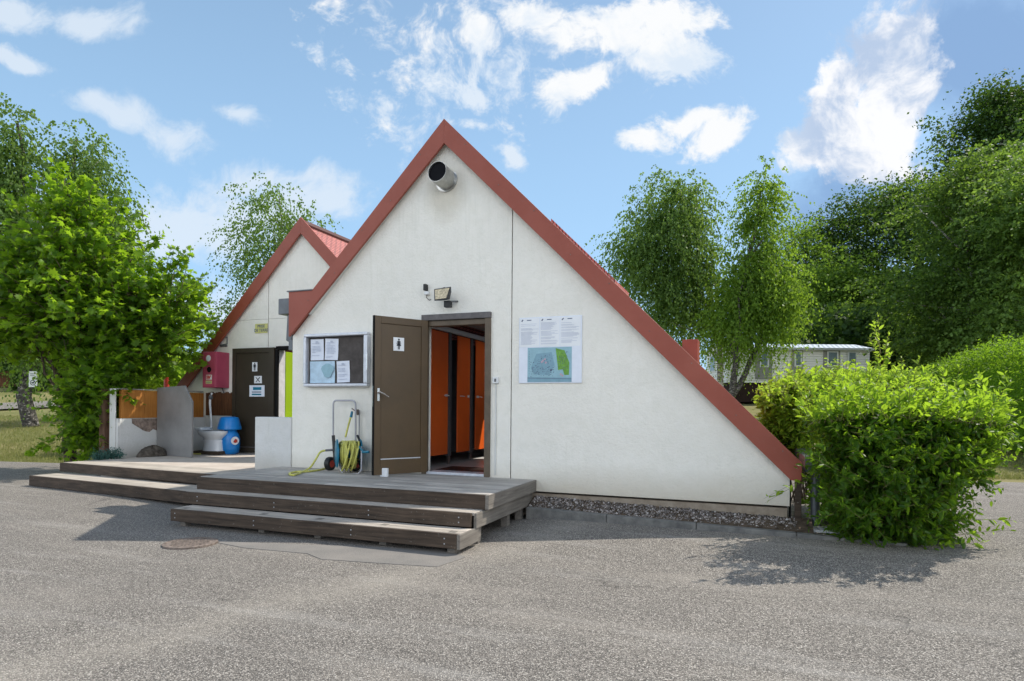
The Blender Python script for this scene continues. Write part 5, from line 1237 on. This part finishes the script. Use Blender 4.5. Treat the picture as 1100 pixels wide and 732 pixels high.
# sign on the birch trunk
q = at(35.5, 407.5, 22.6); sg = empty('notice_plate', tuple(q), 'small white sign with a round symbol on the far left birch trunk', 'sign', rz=TH)
Ms = Matrix.Translation(tuple(q)) @ Matrix.Rotation(TH, 4, 'Z')
m = MB(); m.M = Ms; m.box(-.15, .15, -.01, .01, -.29, .29); m.build('plate', 'sign_white', sg, bevel=.004)
m = MB(); m.M = Ms
n = 20; vs = []
for r_ in (.10, .075):
    for j in range(n): vs.append((r_*math.cos(2*math.pi*j/n), -.012, -.13+r_*math.sin(2*math.pi*j/n)))
m.add(vs, [(j, (j+1) % n, n+(j+1) % n, n+j) for j in range(n)]); m.box(-.05, .04, -.0125, -.0115, -.16, -.11); m.box(.02, .06, -.0125, -.0116, -.12, -.08)
m.box(-.10, .10, -.0125, -.0115, .18, .20); m.box(-.10, .07, -.0125, -.0115, .12, .135); m.build('symbol', 'ink_black', sg)
m = MB(); m.M = Ms; m.tube([(0, .02, .2), (0, .35, .2)], .012, 6); m.build('bracket', 'grey_plastic', sg)

# ------------------------------------------------------------------ mobile home
th_ = 38.
c0 = at(781, 411, th_); c1 = at(934, 411, th_)
ang = math.atan2(c1[1]-c0[1], c1[0]-c0[0]); LEN = math.hypot(c1[1]-c0[1], c1[0]-c0[0]); WID = 4.0
zb = c0[2]; zt_ = at(800, 374, th_)[2]; hh = zt_-zb
HM = Matrix.Translation((c0[0], c0[1], zb)) @ Matrix.Rotation(ang, 4, 'Z')
mhm = empty('mobile_home', (c0[0], c0[1], float(gz(c0[0], c0[1]))), 'white clad mobile home with pale ribbed roof behind the trees', 'mobile home')
def hb(): m = MB(); m.M = HM; return m
m = hb(); m.box(0, LEN, 0, WID, 0, hh); m.add([(0,0,hh),(0,WID,hh),(0,WID/2,hh+.42)], [(0,1,2)]); m.add([(LEN,0,hh),(LEN,WID/2,hh+.42),(LEN,WID,hh)], [(0,1,2)]); m.build('wall', 'home_wall', mhm)
m = hb()
for z_ in np.arange(.12, hh-.02, .15): m.box(-.012, LEN+.012, -.014, -.001, z_, z_+.012); m.box(-.014, -.001, 0, WID, z_, z_+.012)
m.build('cladding_lines', 'home_panel', mhm)
m = hb(); m.add([(-.2,-.25,hh+.0),(LEN+.2,-.25,hh+.0),(LEN+.2,WID/2,hh+.47),(-.2,WID/2,hh+.47),(-.2,WID+.25,hh),(LEN+.2,WID+.25,hh)], [(0,1,2,3),(3,2,5,4)]); ro = m.build('roof', 'home_roof', mhm)
s_ = ro.modifiers.new('solid', 'SOLIDIFY'); s_.thickness = .07
m = hb(); m.box(-.22, LEN+.22, -.30, -.255, hh-.11, hh+.02); m.build('gutter', 'aluminium', mhm)
m = hb(); m.box(.1, LEN-.1, .1, WID-.1, -1.2, -.001); m.build('skirt', 'home_skirt', mhm)
sc_ = LEN/153.
for (xa, xb) in ((811, 829), (850, 862), (884, 902)): m = hb(); m.box((xa-781)*sc_, (xb-781)*sc_, -.030, -.002, .55 if xa > 840 else .2, hh-.12); m.build('wall_panel', 'home_panel', mhm)
for (xa, xb, zl) in ((816, 825.5, .95), (853, 861, 1.0), (888, 900, 1.0), (910, 920, 1.0)):
    m = hb(); m.box((xa-781)*sc_, (xb-781)*sc_, -.055, -.032, zl, hh-.15); f = m.build('window', 'sign_white', mhm)
    m = hb(); m.box((xa-781)*sc_+.09, (xb-781)*sc_-.09, -.062, -.056, zl+.09, hh-.24); m.build('pane', 'home_glass', f)
for (ya, yb) in ((.6, 1.5), (2.2, 3.2)):
    m = hb(); m.box(-.045, -.015, ya, yb, .8, hh-.25); f = m.build('window', 'sign_white', mhm)
    m = hb(); m.box(-.055, -.046, ya+.08, yb-.08, .88, hh-.33); m.build('pane', 'home_glass', f)

# ------------------------------------------------------------------ grass blades
rng = np.random.default_rng(500)
Cs = []
for (xa, xb, ta, tb_, n) in ((-60, 140, 14.4, 27, 24000), (-60, 140, 31, 44, 5000), (1010, 1200, 12.5, 19, 9000)):
    for a_, b_ in zip(rng.uniform(xa, xb, n), ta+(tb_-ta)*rng.random(n)**1.3):
        p_ = at(a_, 440, b_); Cs.append((p_[0], p_[1]))
C = np.array(Cs)
C = np.column_stack([C, gz(C[:, 0], C[:, 1])-.06])
def inside(poly, X, Y):
    r_ = np.ones(len(X), bool)
    for i in range(len(poly)):
        a_, b_ = poly[i], poly[(i+1) % len(poly)]; r_ &= ((b_[0]-a_[0])*(Y-a_[1])-(b_[1]-a_[1])*(X-a_[0])) >= 0
    return r_
fc = FC
C = C[~inside(fc, C[:, 0], C[:, 1])]
D = norm(UP+rng.normal(size=C.shape)*.4); o = leaves('grass', C, D, rng.normal(size=C.shape), .05+.07*rng.random(len(C)), T_BLADE, 'grass_blade', None)
tag(o, 'dry short grass of the lawn beyond the asphalt', 'grass', kind='stuff')

# ------------------------------------------------------------------ light and sky
sun_dir = Vector((.525, .565, 1.)).normalized()
elev = math.asin(sun_dir.z); az = math.atan2(sun_dir.x, sun_dir.y)
sd_ = bpy.data.lights.new('sun', 'SUN'); sd_.energy = 5.0; sd_.angle = rad(.53); sd_.color = (1., .935, .83)
so = bpy.data.objects.new('sun', sd_); COL.objects.link(so); so.rotation_euler = (-sun_dir).to_track_quat('-Z', 'Y').to_euler()
so.location = (10, 10, 20)
W = bpy.data.worlds.new('World'); SC.world = W; W.use_nodes = True; nt = W.node_tree; W.cycles.sampling_method = 'MANUAL'; W.cycles.sample_map_resolution = 256
for n_ in list(nt.nodes): nt.nodes.remove(n_)
def nn(typ, **kw):
    n_ = nt.nodes.new(typ)
    for k_, v_ in kw.items(): setattr(n_, k_, v_)
    return n_
def lk(a, b): nt.links.new(a, b)
def mth(op, a, b=None, c=None, clamp=False):
    n_ = nn('ShaderNodeMath', operation=op); n_.use_clamp = clamp
    for i, v in enumerate((a, b, c)):
        if v is None: continue
        if isinstance(v, (int, float)): n_.inputs[i].default_value = v
        else: lk(v, n_.inputs[i])
    return n_.outputs[0]
sky = nn('ShaderNodeTexSky', sky_type='NISHITA'); sky.sun_disc = False; sky.sun_elevation = elev; sky.sun_rotation = az
sky.air_density = 1.0; sky.dust_density = .7; sky.ozone_density = 1.0
tc = nn('ShaderNodeTexCoord'); D_ = tc.outputs['Generated']
def dot(v):
    n_ = nn('ShaderNodeVectorMath', operation='DOT_PRODUCT'); lk(D_, n_.inputs[0]); n_.inputs[1].default_value = v; return n_.outputs['Value']
fw = dot(tuple(FWD)); rt = dot(tuple(RIGHT)); up_ = dot((0, 0, 1))
fwc = mth('MAXIMUM', fw, .15)
U = mth('DIVIDE', rt, fwc); V = mth('DIVIDE', up_, fwc)
cmb = nn('ShaderNodeCombineXYZ'); lk(U, cmb.inputs[0]); lk(V, cmb.inputs[1])
def fbm(scale, detail, rough, dist=0., vec=None, off=(0, 0, 0)):
    mp_ = nn('ShaderNodeMapping'); mp_.inputs['Location'].default_value = off; lk(vec or cmb.outputs[0], mp_.inputs[0])
    n_ = nn('ShaderNodeTexNoise'); n_.inputs['Scale'].default_value = scale; n_.inputs['Detail'].default_value = detail; n_.inputs['Roughness'].default_value = rough; n_.inputs['Distortion'].default_value = dist
    lk(mp_.outputs[0], n_.inputs['Vector']); return n_
# warp the coordinates a little so that cloud outlines are ragged
wn = fbm(3.2, 3, .6); wv_ = nn('ShaderNodeVectorMath', operation='SUBTRACT'); lk(wn.outputs['Color'], wv_.inputs[0]); wv_.inputs[1].default_value = (.5, .5, .5)
ws = nn('ShaderNodeVectorMath', operation='SCALE'); lk(wv_.outputs[0], ws.inputs[0]); ws.inputs['Scale'].default_value = .16
wa = nn('ShaderNodeVectorMath', operation='ADD'); lk(cmb.outputs[0], wa.inputs[0]); lk(ws.outputs[0], wa.inputs[1])
sep = nn('ShaderNodeSeparateXYZ'); lk(wa.outputs[0], sep.inputs[0]); UW, VW = sep.outputs[0], sep.outputs[1]
def blob(px, py, rx, ry, ang=0., amp=1.):
    m_ = nn('ShaderNodeMapping', vector_type='TEXTURE'); lk(wa.outputs[0], m_.inputs[0])
    m_.inputs['Location'].default_value = ((px-550)/FPX, -(py-HOR-(px-550)*ROLL)/FPX, 0)
    m_.inputs['Rotation'].default_value = (0, 0, rad(ang)); m_.inputs['Scale'].default_value = (rx/FPX, ry/FPX, 1000)
    l_ = nn('ShaderNodeVectorMath', operation='LENGTH'); lk(m_.outputs[0], l_.inputs[0])
    return mth('MULTIPLY_ADD', l_.outputs['Value'], -amp, amp)
def union(bl):
    r_ = bl[0]
    for b in bl[1:]: r_ = mth('MAXIMUM', r_, b)
    return mth('MAXIMUM', r_, -1.)
bright = union([blob(640, 30, 95, 42, 8), blob(625, 85, 62, 24, 28), blob(700, 45, 70, 45, 0), blob(715, 20, 70, 32, 0), blob(570, 18, 60, 24, 0), blob(515, 38, 32, 22, -20), blob(508, 78, 16, 32, -10, .6), blob(545, 165, 34, 22, -35), blob(680, 143, 36, 20, 0), blob(765, 145, 45, 26, 20), blob(735, 130, 50, 16, 0, .8),
    blob(500, 130, 55, 12, 0, .5), blob(480, 75, 100, 70, 0, .30), blob(505, 95, 26, 26, 0, .8), blob(470, 20, 30, 22, 0, .5), blob(873, 92, 22, 14, 10), blob(865, 150, 60, 34, 28, 1.5), blob(905, 95, 54, 74, -25, 1.5), blob(955, 40, 56, 70, -25, 1.5), blob(965, 110, 66, 84, -5, 1.5), blob(1000, 110, 26, 62, -10, 1.1), blob(930, 165, 80, 44, 0, 1.1)])
soft = union([blob(110, 20, 55, 24, -15), blob(20, 10, 55, 22, 0), blob(30, 72, 55, 16, -8), blob(130, 125, 75, 22, -15), blob(185, 155, 45, 26, -25), blob(250, 135, 34, 12, -25, .8), blob(200, 245, 130, 50, 0), blob(330, 225, 90, 40, 0), blob(250, 330, 200, 70, 0, .9), blob(300, 200, 120, 18, 0, .8), blob(60, 250, 200, 40, 0, .8)])
fn = fbm(5.5, 8, .66, .25, wa.outputs[0]).outputs['Fac']; fn2 = fbm(19., 4, .7, .1, wa.outputs[0]).outputs['Fac']
nz = mth('ADD', mth('MULTIPLY', mth('SUBTRACT', fn, .5), 2.9), mth('MULTIPLY', mth('SUBTRACT', fn2, .5), 1.5))
def sstep(x, lo, hi):
    n_ = nn('ShaderNodeMapRange', interpolation_type='SMOOTHSTEP'); lk(x, n_.inputs[0]); n_.inputs[1].default_value = lo; n_.inputs[2].default_value = hi; return n_.outputs[0]
frontm = sstep(fw, .1, .25)
c1_ = mth('MULTIPLY', sstep(mth('ADD', bright, nz), .02, .62), frontm)
c2_ = mth('MULTIPLY', mth('MULTIPLY', sstep(mth('ADD', soft, mth('MULTIPLY', nz, .8)), .0, .8), .75), frontm)
# thunder-blue underside at the right
dark = union([blob(920, 225, 130, 80, 20, 1.3), blob(1050, 60, 130, 120, -20, 1.3), blob(1075, 150, 90, 90, 0, 1.2), blob(965, 130, 40, 50, 0, .6)])
dk_ = mth('MULTIPLY', mth('MULTIPLY', sstep(mth('ADD', dark, mth('MULTIPLY', nz, .35)), .0, .8), .82), frontm)
# unseen extra-bright low clouds outside the view, added to light the shaded facade
gen = fbm(2.4, 2, .6, .0, D_).outputs['Fac']; cloud_fill = mth('MULTIPLY', mth('MULTIPLY', sstep(gen, .44, .58), mth('SUBTRACT', 1., frontm)), mth('MULTIPLY', sstep(up_, .02, .12), mth('SUBTRACT', 1., sstep(up_, .42, .68))))
SKY_S = .125
bgs = nn('ShaderNodeBackground'); bgs.inputs['Strength'].default_value = SKY_S
def mixc(f, a, b):
    n_ = nn('ShaderNodeMix', data_type='RGBA'); lk(f, n_.inputs[0])
    for s_, v in ((n_.inputs[6], a), (n_.inputs[7], b)):
        if isinstance(v, tuple): s_.default_value = (*v, 1)
        else: lk(v, s_)
    return n_.outputs[2]
k_ = 1/SKY_S
# thin haze veil: the sky of a humid summer day is paler than a clear one
hz = sstep(up_, .80, .0)
hv = nn('ShaderNodeMath', operation='MULTIPLY'); lk(hz, hv.inputs[0]); hv.inputs[1].default_value = .55
hv2 = mth('ADD', hv.outputs[0], .30)
base = mixc(hv2, sky.outputs[0], (.46*k_, .76*k_, 1.10*k_))
col = mixc(dk_, base, (.24*k_, .40*k_, .68*k_))
col = mixc(c2_, col, (.80*k_, .88*k_, .97*k_))
shade = sstep(fbm(6.5, 6, .62, .0, wa.outputs[0], (.02, -.05, .7)).outputs['Fac'], .40, .58)
cc = mixc(shade, (.50*k_, .62*k_, .82*k_), (.99*k_, 1.0*k_, 1.03*k_))
shm = sstep(U, .38, .5)   # only the big cumulus on the right is shaded
cl = mixc(shade, (.74*k_, .84*k_, .96*k_), (.97*k_, .985*k_, 1.0*k_))
cc2 = mixc(shm, cl, cc)
col = mixc(c1_, col, cc2)
col = mixc(cloud_fill, col, (2.95*k_, 2.95*k_, 2.98*k_))
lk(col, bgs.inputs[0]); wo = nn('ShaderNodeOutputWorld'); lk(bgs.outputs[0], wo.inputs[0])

SC.view_settings.view_transform = 'Standard'; SC.view_settings.look = 'None'; SC.view_settings.exposure = 0; SC.view_settings.gamma = 1
SC.cycles.max_bounces = 6; SC.cycles.diffuse_bounces = 3; SC.cycles.transmission_bounces = 4
SC.cycles.sample_clamp_indirect = 6
